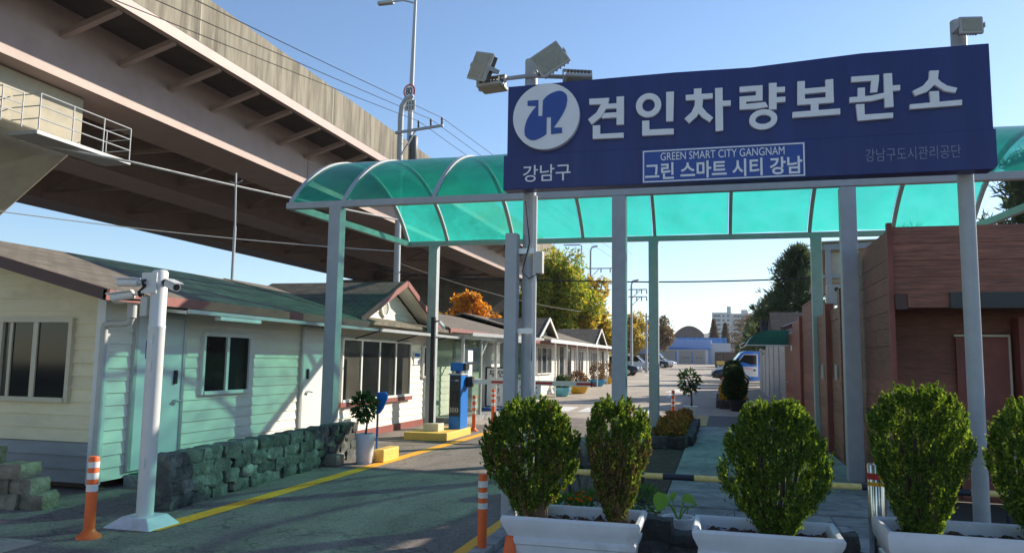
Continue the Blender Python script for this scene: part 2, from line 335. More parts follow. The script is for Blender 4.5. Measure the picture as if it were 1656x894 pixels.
def copy_tree(o, parent=None):
    c = o.copy(); col.objects.link(c)
    if parent is not None: c.parent = parent
    for ch in list(o.children): copy_tree(ch, c)
    return c
def dup(o, loc, label, rz=None, scale=None):
    c = copy_tree(o); c.location = loc; c['label'] = label
    if rz is not None: c.rotation_euler = (0, 0, rz)
    if scale: c.scale = scale
    return c
def B(*a): return MB().box(*a)
def text_mesh(body, bold=0., extrude=.004):
    cu = bpy.data.curves.new('t', 'FONT'); cu.body = body; cu.size = 1; cu.offset = bold; cu.extrude = extrude; cu.fill_mode = 'BOTH'
    cu.resolution_u = 6
    o = bpy.data.objects.new('t', cu); col.objects.link(o); bpy.context.view_layer.update()
    me = bpy.data.meshes.new_from_object(o.evaluated_get(bpy.context.evaluated_depsgraph_get()))
    bpy.data.objects.remove(o); bpy.data.curves.remove(cu); return me
def text(name, body, box, plane, m, parent, bold=0., depth=.01, face='-y', label=None, keep=False):
    """lettering fitted into box=(lo,hi,zlo,zhi) on a wall at coordinate `plane`, standing proud of it by `depth`"""
    me = text_mesh(body, bold, .5); me.name = name
    co = np.empty(len(me.vertices)*3); me.vertices.foreach_get('co', co); co = co.reshape(-1, 3)
    lo = co.min(0); hi = co.max(0); x = (co[:, 0]-lo[0])/(hi[0]-lo[0]); z = (co[:, 1]-lo[1])/(hi[1]-lo[1]); d = co[:, 2]
    d = (d-d.min())/(d.max()-d.min())
    a = box[0]+(box[1]-box[0])*x; zz = box[2]+(box[3]-box[2])*z
    off = OFF.get(parent, Vector((0, 0, 0)))
    if face == '-y': pts = np.stack([a, plane-d*depth, zz], 1)
    elif face == '+x': pts = np.stack([plane+d*depth, a, zz], 1)
    elif face == '-x': pts = np.stack([plane-d*depth, box[1]-(a-box[0]), zz], 1)
    pts -= np.array(off)
    me.vertices.foreach_set('co', pts.reshape(-1)); me.materials.clear(); me.materials.append(m); me.update()
    import bmesh
    b = bmesh.new(); b.from_mesh(me); bmesh.ops.remove_doubles(b, verts=b.verts, dist=1e-5); bmesh.ops.recalc_face_normals(b, faces=b.faces); b.to_mesh(me); b.free()
    o = bpy.data.objects.new(name, me); col.objects.link(o); o.parent = parent; OFF[o] = off
    return o
def raw_mesh(name, V, F, m, parent=None):
    off = np.array(OFF.get(parent, Vector((0, 0, 0)))) if parent is not None else np.zeros(3)
    V = np.asarray(V, dtype=np.float32)-off.astype(np.float32); F = np.asarray(F, dtype=np.int32)
    me = bpy.data.meshes.new(name); k = F.shape[1]
    me.vertices.add(len(V)); me.vertices.foreach_set('co', V.reshape(-1))
    me.loops.add(F.size); me.loops.foreach_set('vertex_index', F.reshape(-1))
    me.polygons.add(len(F)); me.polygons.foreach_set('loop_start', np.arange(0, F.size, k, dtype=np.int32))
    me.update(calc_edges=True); me.materials.append(m)
    o = bpy.data.objects.new(name, me); col.objects.link(o)
    if parent is not None: o.parent = parent; OFF[o] = OFF.get(parent, Vector((0, 0, 0)))
    return o
def unit(n):
    v = rng.normal(size=(n, 3)); return v/np.linalg.norm(v, axis=1, keepdims=True)
def leaves(P, D, L, Wd, bend=.25):
    """one folded pointed leaf (two quads sharing the midrib) per point: P base points, D directions"""
    n = len(P); D = D/np.linalg.norm(D, axis=1, keepdims=True); S = np.cross(D, unit(n)); S /= np.linalg.norm(S, axis=1, keepdims=True)
    U = np.cross(S, D); L = np.broadcast_to(L, n)[:, None]; Wd = np.broadcast_to(Wd, n)[:, None]
    a = P; t = P+D*L-U*L*bend*.5; ml = P+D*L*.45+S*Wd*.5+U*L*bend*.3; mr = P+D*L*.45-S*Wd*.5+U*L*bend*.3
    V = np.stack([a, mr, t, ml], 1).reshape(-1, 3); F = np.arange(4*n).reshape(-1, 4); return V, F
GZ = [(-80, 0), (22, 0), (41, .28), (70, .43), (95, .72), (110, .95), (150, 1.45), (300, 2.2), (9000, 2.2)]
def gz(y): return float(np.interp(y, [a for a, _ in GZ], [b for _, b in GZ]))
def sheet(x0, x1, ys, dz, x0b=None, x1b=None):
    m = MB(); ys = sorted(set([ys[0], ys[-1]]+[a for a, _ in GZ if ys[0] < a < ys[-1]]))
    for i, y in enumerate(ys): m.v += [(x0, y, gz(y)+dz), (x1, y, gz(y)+dz)]
    for i in range(len(ys)-1): m.f.append((2*i, 2*i+1, 2*i+3, 2*i+2))
    return m

# ================================================================== SETTING
struct('ground', sheet(-1250, 1250, [-80, 2250], -.012), GRASSM)
struct('road', sheet(-9.5, 1.9, [-30, 22], 0), ASPH)
struct('parking_lot', sheet(-13, 6.5, [22.004, 149], .004), LOT)
struct('pavement', sheet(-13, -5.2, [18.7, 22.0], .004), LOT)
struct('forecourt', B(-14, -5.6, 1.0, 5.55, -.05, .006), LOT)
m = MB()
for x0, x1, y0, y1 in ((-7.9, -6.55, 5.62, 5.86), (-7.9, -6.7, 5.2, 5.42)): m.box(x0, x1, y0, y1, .002, .010)
struct('crossing_mark', m, WPAINT)
struct('brick_paving', B(-9, -6.55, 5.0, 6.1, -.05, .004), PAVER)
# sidewalk slabs on the right
m = MB(); yy = 8.9
while yy < 20.1:
    y2 = min(yy+1.55, 20.15); m.box(-.62, 1.9, yy, y2-.012, -.05, .05); yy = y2
struct('sidewalk', m, CONC)
m = MB(); random.seed(3)
for i in range(8):
    for j in range(13):
        x = -1.78+i*.48; y = 2.6+j*.48
        m.box(x, x+.472, y, y+.472, -.05, .044+random.uniform(-.002, .002))
struct('paved_forecourt', m, CONC)
struct('planting_strip', B(-1.78, -.64, 8.95, 14.7, -.05, .03), SOIL)
struct('dark_path_slab', B(-.30, 1.9, 20.2, 27.5, -.05, .04), DSLAB)
struct('tactile_paving', B(-.95, -.32, 20.5, 25.2, -.05, .036), TACT)
m = MB(); yy = 4.0
while yy < 14.6: m.box(-1.93, -1.80, yy, yy+.98, -.05, .10); yy += 1.0
struct('kerb', m, CONC)
m = MB(); m.add([(-5.17, 6.12, .005), (-4.97, 6.22, .005), (-4.83, 22, .005), (-5.03, 22, .005)], [(0, 1, 2, 3)])
m.add([(-2.17, 3, .005), (-2.0, 3, .005), (-1.98, 13.9, .005), (-2.14, 13.9, .005)], [(0, 1, 2, 3)])
struct('yellow_line', m, YELL)
m = MB()
def dash(x0, x1, y0, y1): m.add([(x0, y0, gz(y0)+.010), (x1, y0, gz(y0)+.010), (x1, y1, gz(y1)+.010), (x0, y1, gz(y1)+.010)], [(0, 1, 2, 3)])
dash(-6.2, -1.0, 52, 53.2); dash(-5.8, -.6, 44, 44.7); dash(-8.2, -4.3, 28.5, 28.9); dash(-6.5, -5.0, 70, 72)
dash(-2.15, -1.98, 33, 37.6)
m.add([(-2.5, 37.2, gz(37.2)+.01), (-1.6, 37.2, gz(37.2)+.01), (-2.06, 41, gz(41)+.012)], [(0, 1, 2)])
for k in range(5): dash(-5.2+k*.9, -4.6+k*.9, 24.2, 26.2) if k < 4 else None
struct('white_marking', m, WPAINT)
# distant hill
m = MB(); V = []; nx = 60
for i in range(nx+1):
    x = -500+i*23; h = 103*math.exp(-((x-100)/230)**2)+38*math.exp(-((x+290)/180)**2)+6*math.sin(i*.9)+4*math.sin(i*2.3)
    for j, k in enumerate((0, .55, .85, 1, .85, 0)): m.v.append((x, 1800+j*70, h*k if h*k > 0 else 0))
for i in range(nx):
    for j in range(5): a = i*6+j; m.f.append((a, a+6, a+7, a+1))
struct('hill', m, HILL, True)

# ================================================================== ELEVATED HIGHWAY
def path(y):
    """lateral shift and y of the bridge axis at arc length y; it bends left past 72 m"""
    if y <= 72: return 0., y, 0.
    a = (y-72)/170.; return -170*(1-math.cos(a)), 72+170*math.sin(a), a
stations = list(np.arange(-34, 72.1, 4.))+list(np.arange(76, 190, 6.))
def sweep(sec):
    m = MB(); n = len(sec)
    for s_ in stations:
        dx, y, a = path(s_)
        for x, z in sec:
            m.v.append(((-15.5+dx)+(x+15.5)*math.cos(a), y+(x+15.5)*math.sin(a), z))
    for i in range(len(stations)-1):
        for k in range(n):
            a = i*n+k; b = i*n+(k+1) % n; m.f.append((a, b, b+n, a+n))
    m.f.append(tuple(range(n))); e = (len(stations)-1)*n; m.f.append(tuple(e+k for k in range(n))); return m
hw = thing('elevated_highway', 'long elevated highway with streaked concrete parapet and pinkish steel girders crossing above the houses', 'elevated highway', (-25, 20, 9))
OFFX = OFF[hw]
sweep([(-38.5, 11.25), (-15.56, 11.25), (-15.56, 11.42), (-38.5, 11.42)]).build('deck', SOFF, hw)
sweep([(-15.5, 11.30), (-15.5, 12.85), (-15.75, 12.85), (-15.9, 11.44), (-15.56, 11.43)]).build('parapet', BCONC, hw)
for y in np.arange(-6, 70, 8.6):
    B(-15.505, -15.497, y, y+.05, 11.32, 12.84).build('parapet_joint', PCONC, hw)
sweep([(-38.5, 11.43), (-38.2, 11.44), (-38.3, 12.85), (-38.5, 12.85)]).build('parapet', BCONC, hw)
sweep([(-15.50, 10.96), (-15.50, 11.29), (-15.53, 11.29), (-15.53, 10.99), (-15.72, 10.99), (-15.72, 10.96)]).build('fascia_beam', STEELP, hw)
m = MB()
GX = [(-17.6, -19.6), (-24.4, -26.4), (-32.2, -34.2)]
for a, b in GX:
    g = sweep([(a, 9.2), (a, 11.24), (a-.03, 11.24), (a-.03, 11.24), (b, 11.24), (b, 9.2)]).build('girder', STEELP, hw)
    g2 = sweep([(a+.09, 9.17), (a+.09, 9.21), (b-.09, 9.21), (b-.09, 9.17)]).build('bottom_flange', STEELP, g)
    for y in (13., 30.2, 47.):
        sp = MB(); sp.box(a+.001, a+.022, y, y+.55, 9.22, 11.2); sp = sp.build('splice_plate', STEELP, g)
        sp['label'] = 'bolted vertical splice plate'
        bt = MB()
        for k in range(9):
            for q in (.1, .2, .35, .45): bt.box(a+.022, a+.04, y+q-.02, y+q+.02, 9.35+k*.2, 9.39+k*.2)
        bt.build('bolts', STEELP, g)
def P3(x, s_, z):
    dx, y, a = path(s_); return (-15.5+dx+(x+15.5)*math.cos(a), y+(x+15.5)*math.sin(a), z)
s_ = -9.6
while s_ < 90:
    b = MB()
    b.bar(P3(-15.73, s_-.035, 10.965), P3(-17.59, s_-.035, 10.415), .20, .16)
    b.build('bracket', STEELP, hw); s_ += 2.2
s_ = -8.
while s_ < 88:
    for (xa, xb) in ((-19.6, -24.4), (-26.4, -32.2)):
        b = MB(); b.bar(P3(xa, s_, 10.9), P3(xb, s_, 10.9), .16, .5)
        b.bar(P3(xa, s_, 9.55), P3(xb, s_, 9.55), .14, .14)
        b.bar(P3(xa, s_, 9.6), P3((xa+xb)/2, s_, 10.7), .1, .1); b.bar(P3(xb, s_, 9.6), P3((xa+xb)/2, s_, 10.7), .1, .1)
        b.build('cross_frame', STEELP, hw)
    s_ += 5.5
def pier(name, lab, y0, y1, zc=7.75, m_=PCONC):
    p = thing(name, lab, 'bridge pier', (-26, (y0+y1)/2, 0), 'concrete piers under the elevated highway')
    q = [(-18.2, y0, 9.15), (-18.2, y0, zc), (-23.0, y0, 4.2), (-31, y0, 4.2), (-35.6, y0, zc), (-35.6, y0, 9.15)]
    MB().prism(q, (0, y1-y0, 0)).build('pier_cap', m_, p, bevel=.05)
    B(-30.5, -23.5, y0+.35, y1-.35, -.3, 4.25).build('column', m_, p)
    return p
pier('bridge_pier', 'nearest pale concrete bridge pier with sunlit side and railed platform at upper left', 14.2, 18.3)
pier('bridge_pier', 'dirty bridge pier coloured dark for the shade under the bridge behind the orange tree', 68, 72, m_=PCONC_SHADE)
pier('bridge_pier', 'farthest bridge pier, mostly hidden behind the green and yellow trees', 104, 108, m_=PCONC_SHADE)
# inspection platform hung on the near pier
pf = thing('inspection_platform', 'small railed steel inspection platform hung on the concrete bridge pier', 'inspection platform', (-17.7, 18, 7.6))
b = MB(); b.box(-18.18, -17.2, 15.85, 19.2, 7.32, 7.42); b.build('walkway', POST, pf)
b = MB()
ys = [15.9, 17.0, 18.1, 19.15]
for y in ys: b.tube([(-17.22, y, 7.42), (-17.22, y, 8.42)], .020, 6)
for z in (8.42, 8.09, 7.75): b.tube([(-17.22, 15.9, z), (-17.22, 19.15, z)], .018, 6)
for z in (8.42, 8.09, 7.75): b.tube([(-17.22, 19.15, z), (-18.1, 19.15, z)], .016, 6)
b.tube([(-18.1, 19.15, 7.42), (-18.1, 19.15, 8.42)], .018, 6)
for z in (8.42, 8.09, 7.75): b.tube([(-17.22, 15.9, z), (-18.15, 15.9, z)], .016, 6)
b.build('railing', POST, pf)
b = MB()
for x, y in ((-18.1, 14.9), (-17.35, 14.9), (-17.35, 15.5)):
    b.tube([(x, y, 7.4), (x, y, 8.3)], .018, 6)
for z in (8.3, 8.0, 7.75): b.tube([(-18.1, 14.9, z), (-17.35, 14.9, z), (-17.35, 15.5, z)], .016, 6)
b.build('ladder_guard', POST, pf)

# lamp on the bridge
lp = thing('street_lamp', 'tall slim lamp post standing on the highway parapet against the blue sky', 'street lamp', (-15.65, 37.2, 12.2))
MB().tube([(-15.72, 37.2, 11.5), (-15.72, 37.25, 15.5), (-15.70, 37.4, 21.0)], [.16, .13, .08], 10).build('pole', POST, lp, True)
MB().tube([(-15.70, 37.4, 20.8), (-16.4, 37.4, 21.05), (-17.1, 37.4, 21.05)], .05, 8).build('arm', POST, lp, True)
B(-17.9, -17.0, 37.25, 37.55, 20.93, 21.1).build('lamp_head', LAMPB, lp, bevel=.03)
MB().lathe([(.22, 0), (.25, .05), (.25, 1.25), (.2, 1.32), (.08, 1.36)], (-15.42, 37.0, 11.95), 14).build('ballast_drum', FIN, lp, True)
# speed limit sign
sg = thing('speed_sign', 'round red-rimmed speed limit sign reading 80 above a grey plate', 'road sign', (-15.75, 37, 14.7))
def disc_y(c, r_, d, n=32): return MB().prism([(c[0]+r_*math.cos(2*math.pi*k/n), c[1], c[2]+r_*math.sin(2*math.pi*k/n)) for k in range(n)], (0, -d, 0))
MB().prism([(-15.72+.34*math.cos(2*math.pi*k/36), 37.0, 15.72+.40*math.sin(2*math.pi*k/36)) for k in range(36)], (0, -.02, 0)).build('rim', RED, sg)
MB().prism([(-15.72+.265*math.cos(2*math.pi*k/36), 36.98, 15.72+.315*math.sin(2*math.pi*k/36)) for k in range(36)], (0, -.012, 0)).build('face', RETRO, sg)
text('numerals', '80', (-15.90, -15.55, 15.53, 15.93), 36.966, BBLK, sg, .02, .006)
B(-16.05, -15.36, 36.96, 37.0, 14.66, 15.24).build('plate', GREYBOX, sg)
b = MB(); rows = ((15.0, 4), (14.74, 4))
for z, n_ in rows:
    for k in range(n_):
        x = -16.0+k*.155; b.box(x, x+.10, 36.952, 36.958, z, z+.035); b.box(x+.03, x+.065, 36.952, 36.958, z+.04, z+.17); b.box(x, x+.028, 36.952, 36.958, z+.10, z+.17)
b.build('plate_lettering', BBLK, sg)
# utility pole behind the gabled house
up = thing('utility_pole', 'slim steel utility pole with curved top and insulator arm behind the gabled cabin', 'utility pole', (-11.75, 27, 0))
MB().tube([(-11.72, 27, 0), (-11.8, 27, 10.9), (-11.76, 27, 11.35), (-11.6, 27, 11.62), (-11.3, 27, 11.72)], [.13, .11, .10, .09, .07], 10).build('pole', POST, up, True)
MB().bar((-11.95, 26.88, 10.25), (-10.0, 26.88, 10.42), .09, .09).bar((-11.72, 26.88, 9.3), (-11.1, 26.88, 10.3), .05, .05).build('cross_arm', POST, up)
for x, z in ((-11.0, 10.4), (-10.5, 10.44), (-10.05, 10.47)):
    MB().lathe([(.03, 0), (.05, .06), (.035, .12), (.055, .18), (.04, .26)], (x, 26.88, z), 10).build('insulator', FIN, up, True)
def wire(name, pts, r_, m, label, sag=0, cat='cable', group=None):
    P = []; a = Vector(pts[0])
    for i in range(len(pts)-1):
        p, q = Vector(pts[i]), Vector(pts[i+1]); n = 14
        for k in range(n+(i == len(pts)-2)):
            t = k/n; v = p.lerp(q, t); v.z -= sag*4*t*(1-t); P.append(v)
    o = MB().tube(P, r_, 5).build(name, m, None, True); return tag(o, label, cat, group)
wire('power_cable', [(-9.13, 4.56, 7.1), (-10.05, 26.88, 10.72), (-8.0, 75, 12.0)], .011, CABLE, 'power cable running from the outer end of the utility pole arm across the sky', .05, 'cable', 'power cables on the pole arm')
wire('power_cable', [(-10.23, 4.56, 7.26), (-10.5, 26.88, 10.69), (-8.6, 75, 11.6)], .011, CABLE, 'power cable running from the middle insulator of the utility pole arm', .05, 'cable', 'power cables on the pole arm')
wire('power_cable', [(-11.42, 4.56, 7.44), (-11.0, 26.88, 10.65), (-9.2, 75, 11.2)], .011, CABLE, 'power cable running from the innermost insulator beside the utility pole', .05, 'cable', 'power cables on the pole arm')
wire('pale_cable', [(-22.5, 14.6, 8.2), (-16.04, 18, 7.03), (-11.7, 27, 6.85)], .035, CABLEW, 'thick pale cable running from the bridge pier platform down to the utility pole', .05)
wire('thin_cable', [(-23, 16, 6.0), (-11.7, 27, 5.65)], .016, CABLEW, 'thin pale cable sagging under the bridge above the cabin roof', .2)
wire('overhead_cable', [(-12.5, 27, 5.0), (-6.2, 27, 4.5), (5, 27, 4.55)], .025, CABLE, 'dark double overhead cable sagging across the parking lot entrance', .15)
wire('service_cable', [(-11.7, 27, 5.2), (-6.9, 40, 4.2)], .016, CABLE, 'thin dark cable leading from the utility pole towards the green tree', .25)
ma = thing('antenna_mast', 'thin antenna mast standing behind the near cabin roof under the bridge', 'antenna mast', (-10.85, 15.5, 2.6))
MB().tube([(-10.85, 15.5, 2.4), (-10.85, 15.5, 4.6)], .035, 8).tube([(-10.85, 15.5, 4.6), (-10.9, 15.5, 5.87)], .022, 8).build('mast', POST, ma, True)
MB().tube([(-11.05, 15.5, 5.68), (-10.9, 15.5, 5.6), (-10.72, 15.5, 5.68)], .012, 6).build('crosspiece', POST, ma, True)
# far poles beyond the lot
def farpole(x, y, h, arms, label, hook=True):
    p = thing('utility_pole', label, 'utility pole', (x, y, gz(y)), 'far poles beyond the parking lot'); z0 = gz(y)
    pts = [(x, y, z0-.3), (x, y, z0+h)]
    if hook: pts += [(x+.15, y, z0+h+.35), (x+.7, y, z0+h+.45)]
    MB().tube(pts, [.16]+[.09]*(len(pts)-1), 8).build('pole', POST, p, True)
    for za, xl in arms:
        b = MB(); b.bar((x-.3, y-.1, za), (x+xl, y-.1, za), .1, .1); b.bar((x, y-.1, za-.9), (x+.9, y-.1, za), .06, .06); b.build('cross_arm', POST, p)
        for q in (.35, .65, .98): MB().lathe([(.03, -.05), (.06, -.1), (.05, -.42)], (x+xl*q, y-.1, za), 6).build('insulator', FIN, p)
farpole(-12.1, 75, 12.0, [(10.7, 3.0), (9.2, 2.4)], 'far pole with hooked top and two arms just right of the tall green tree')
farpole(-8.1, 75, 8.6, [(8.6, 1.5), (7.9, 1.5)], 'far slim pole with two short arms between the canopy posts')
farpole(-7.3, 82, 6.2, [(6.4, 1.0)], 'shortest far pole standing before the thin autumn trees', False)
fl = thing('street_lamp', 'far single-arm street lamp rising from the highway behind the green tree', 'street lamp', (-13.6, 75, 11))
MB().tube([(-13.0, 75, 11), (-13.0, 75, 13.0), (-13.2, 75, 13.1), (-14.3, 75, 13.1)], .07, 8).build('pole', POST, fl, True)
B(-14.8, -14.2, 74.9, 75.1, 13.05, 13.15).build('lamp_head', LAMPB, fl)

# ================================================================== ENTRANCE CANOPY
cn = thing('entrance_canopy', 'long barrel-vaulted canopy of green translucent panels on grey steel posts', 'canopy', (-1, 14.2, 0))
YF, YB = 11.6, 17.1; ZF, ZB = 4.16, 4.33; XL, XR = -7.05, 5.0
FX = lambda x: x            # front edge
b = MB(); b.bar((XL-.05, YF, ZF), (XR+.05, YF, ZF+.02), .12, .11); b.build('front_beam', POST, cn, bevel=.008)
b = MB(); b.bar((XL-.2, YB, ZB), (XR-.1, YB, ZB-.02), .12, .11); b.build('back_beam', POST, cn, bevel=.008)
MB().bar((XL, YF+.06, ZF), (XL-.12, YB-.06, ZB), .10, .12).build('side_beam', POST, cn)
MB().bar((XR, YF+.06, ZF), (XR-.15, YB-.06, ZB), .10, .12).build('side_beam', POST, cn)
for x in (-6.16, -1.43, 1.78): B(x-.105, x+.105, YF-.105, YF+.105, -.05, ZF-.058).build('post', POST, cn, bevel=.012)
for x in (-6.5, -1.36, 1.99): B(x-.105, x+.105, YB-.1, YB+.1, -.05, ZB-.058).build('post', POST, cn, bevel=.012)
for x in (4.85,): B(x-.1, x+.1, YF-.1, YF+.1, -.05, ZF-.058).build('post', POST, cn, bevel=.012)
RISE = 1.22; SP = YB-YF; RC = ((SP/2)**2+RISE**2)/(2*RISE)
def vault(t, dr=0):
    y = -SP/2+SP*t; z = math.sqrt(max(0, (RC+dr)**2-y*y))-(RC-RISE)
    return YF+SP/2+y, ZF+.05+(ZB-ZF)*t+z
ribx = [XL, -6.05, -4.45, -2.85, -1.25, .35, 1.95, 3.55, XR]
NS = 22
for i, x in enumerate(ribx):
    b = MB(); wv = .035
    for k in range(NS+1):
        t = k/NS; y0, z0 = vault(t, -.035); y1, z1 = vault(t, .03); sh = -.12*t if i == 0 else (-.12*t if i < 3 else -.08*t)
        b.v += [(x-wv+sh, y0, z0), (x+wv+sh, y0, z0), (x+wv+sh, y1, z1), (x-wv+sh, y1, z1)]
    for k in range(NS):
        for q in range(4): a = k*4+q; c = k*4+(q+1) % 4; b.f.append((a, c, c+4, a+4))
    b.f += [(0, 1, 2, 3), tuple(NS*4+q for q in range(4))]
    b.build('rib', POST, cn)
for i in range(len(ribx)-1):
    b = MB(); xa, xb = ribx[i]+.03, ribx[i+1]-.03
    for k in range(NS+1):
        t = k/NS; y, z = vault(t, .004); bow = 0
        b.v += [(xa-.1*t, y, z), ((xa+xb)/2-.1*t, y, z+.012), (xb-.1*t, y, z)]
    for k in range(NS):
        for q in range(2): a = k*3+q; b.f.append((a, a+1, a+4, a+3))
    b.build('roof_panel', GREEN, cn, True)

# ================================================================== ENTRANCE SIGN
sn = thing('entrance_sign', 'big navy sign board with raised white Korean lettering carried on two round poles', 'sign', (.1, 6.95, 0))
m = MB(); m.prism([(-1.905, 6.86, 3.50), (2.165, 6.86, 3.50), (2.165, 6.86, 4.235), (1.2, 6.86, 4.238), (.3, 6.86, 4.19), (-.35, 6.86, 4.20), (-.9, 6.86, 4.195), (-1.905, 6.86, 4.185)], (0, .10, 0)); m.build('upper_panel', NAVY, sn, bevel=.006)
MB().prism([(-1.935, 6.85, 3.185), (2.15, 6.85, 3.185), (2.18, 6.85, 3.215), (2.18, 6.85, 3.515), (-1.935, 6.85, 3.515)], (0, .16, 0)).build('lower_panel', NAVY, sn, bevel=.006)
PF = 6.86
LETTERS = [([[(-1.121,3.998),(-0.937,3.994),(-0.952,3.922),(-1.007,3.822),(-1.098,3.755),(-1.131,3.806),(-1.055,3.863),(-1.012,3.939),(-1.12,3.943)],[(-0.87,4.0),(-0.804,3.999),(-0.804,3.736),(-0.87,3.736)],[(-0.96,3.938),(-0.87,3.938),(-0.87,3.892),(-0.969,3.892)],[(-0.986,3.853),(-0.87,3.854),(-0.87,3.806),(-1.007,3.806)],[(-1.087,3.743),(-1.02,3.743),(-1.02,3.662),(-1.086,3.622)],[(-1.087,3.661),(-0.806,3.659),(-0.806,3.614),(-1.086,3.617)]],[]),([[(-0.426,4.01),(-0.358,4.009),(-0.366,3.739),(-0.428,3.739)],[(-0.64,3.758),(-0.577,3.758),(-0.577,3.656),(-0.64,3.621)],[(-0.64,3.675),(-0.363,3.67),(-0.363,3.617),(-0.64,3.621)]],[([(-0.47,3.901),(-0.473,3.876),(-0.482,3.853),(-0.495,3.832),(-0.513,3.814),(-0.534,3.8),(-0.558,3.792),(-0.583,3.789),(-0.608,3.791),(-0.632,3.799),(-0.654,3.812),(-0.672,3.829),(-0.685,3.85),(-0.693,3.873),(-0.696,3.898),(-0.693,3.923),(-0.685,3.947),(-0.671,3.968),(-0.653,3.986),(-0.632,3.999),(-0.608,4.008),(-0.583,4.011),(-0.557,4.008),(-0.534,4.0),(-0.512,3.987),(-0.495,3.97),(-0.481,3.949),(-0.473,3.925)],[(-0.527,3.9),(-0.528,3.887),(-0.532,3.875),(-0.539,3.864),(-0.548,3.855),(-0.559,3.847),(-0.571,3.843),(-0.583,3.841),(-0.596,3.843),(-0.608,3.847),(-0.618,3.854),(-0.627,3.863),(-0.634,3.874),(-0.638,3.886),(-0.639,3.899),(-0.638,3.912),(-0.634,3.924),(-0.627,3.935),(-0.618,3.945),(-0.607,3.952),(-0.595,3.956),(-0.583,3.958),(-0.57,3.956),(-0.558,3.952),(-0.548,3.945),(-0.539,3.936),(-0.532,3.925),(-0.528,3.913)])]),([[(-0.184,4.021),(-0.119,4.021),(-0.12,3.965),(-0.185,3.966)],[(-0.256,3.969),(-0.023,3.968),(-0.024,3.921),(-0.256,3.919)],[(-0.175,3.922),(-0.106,3.923),(-0.115,3.845),(-0.16,3.769),(-0.228,3.709),(-0.268,3.754),(-0.207,3.808),(-0.18,3.866)],[(-0.115,3.851),(-0.075,3.795),(-0.022,3.748),(-0.052,3.708),(-0.116,3.755),(-0.152,3.8)],[(-0.003,4.012),(0.061,4.011),(0.062,3.626),(-0.003,3.62)],[(0.058,3.892),(0.129,3.891),(0.129,3.844),(0.057,3.845)]],[]),([[(0.205,4.008),(0.397,4.008),(0.396,3.96),(0.204,3.959)],[(0.341,3.968),(0.396,3.964),(0.395,3.915),(0.34,3.915)],[(0.203,3.919),(0.395,3.92),(0.394,3.871),(0.202,3.871)],[(0.203,3.875),(0.258,3.875),(0.257,3.835),(0.202,3.839)],[(0.202,3.847),(0.417,3.855),(0.439,3.811),(0.335,3.8),(0.201,3.803)],[(0.449,4.021),(0.513,4.02),(0.508,3.786),(0.445,3.786)],[(0.51,3.98),(0.58,3.979),(0.579,3.933),(0.509,3.934)],[(0.509,3.89),(0.581,3.891),(0.58,3.845),(0.508,3.844)]],[([(0.512,3.706),(0.509,3.686),(0.5,3.667),(0.486,3.649),(0.468,3.635),(0.446,3.624),(0.421,3.617),(0.395,3.614),(0.369,3.615),(0.345,3.622),(0.323,3.632),(0.305,3.646),(0.291,3.662),(0.283,3.681),(0.28,3.701),(0.283,3.721),(0.292,3.741),(0.307,3.758),(0.325,3.772),(0.348,3.784),(0.373,3.791),(0.398,3.793),(0.424,3.791),(0.449,3.785),(0.47,3.775),(0.488,3.761),(0.502,3.744),(0.51,3.726)],[(0.462,3.705),(0.461,3.696),(0.456,3.687),(0.448,3.679),(0.437,3.672),(0.425,3.667),(0.411,3.664),(0.396,3.663),(0.381,3.663),(0.368,3.666),(0.355,3.671),(0.345,3.677),(0.337,3.685),(0.332,3.693),(0.331,3.702),(0.333,3.711),(0.338,3.72),(0.346,3.728),(0.356,3.735),(0.369,3.74),(0.383,3.743),(0.398,3.744),(0.412,3.744),(0.426,3.741),(0.438,3.736),(0.449,3.73),(0.456,3.722),(0.461,3.714)])]),([[(0.682,4.019),(0.742,4.018),(0.738,3.821),(0.677,3.809)],[(0.906,4.015),(0.968,4.017),(0.968,3.825),(0.906,3.819)],[(0.739,3.95),(0.908,3.953),(0.907,3.908),(0.738,3.904)],[(0.678,3.859),(0.969,3.862),(0.968,3.811),(0.677,3.809)],[(0.785,3.818),(0.847,3.817),(0.844,3.731),(0.783,3.731)],[(0.636,3.75),(1.016,3.756),(1.015,3.705),(0.634,3.7)]],[]),([[(1.112,4.025),(1.326,4.024),(1.324,3.977),(1.111,3.978)],[(1.266,3.984),(1.324,3.98),(1.308,3.877),(1.254,3.877)],[(1.159,3.923),(1.214,3.923),(1.211,3.832),(1.156,3.832)],[(1.092,3.847),(1.257,3.849),(1.362,3.867),(1.364,3.822),(1.264,3.803),(1.091,3.8)],[(1.362,4.031),(1.425,4.03),(1.428,3.741),(1.361,3.74)],[(1.42,3.923),(1.484,3.924),(1.482,3.878),(1.422,3.877)],[(1.14,3.782),(1.205,3.781),(1.205,3.641),(1.15,3.639)],[(1.152,3.689),(1.422,3.691),(1.421,3.647),(1.15,3.639)]],[]),([[(1.709,4.027),(1.779,4.025),(1.769,3.956),(1.735,3.898),(1.685,3.852),(1.596,3.823),(1.576,3.865),(1.655,3.903),(1.703,3.961)],[(1.759,3.966),(1.792,3.924),(1.834,3.891),(1.908,3.865),(1.892,3.826),(1.815,3.846),(1.736,3.912)],[(1.702,3.851),(1.772,3.85),(1.772,3.756),(1.707,3.755)],[(1.552,3.752),(1.938,3.764),(1.936,3.719),(1.551,3.712)]],[])]
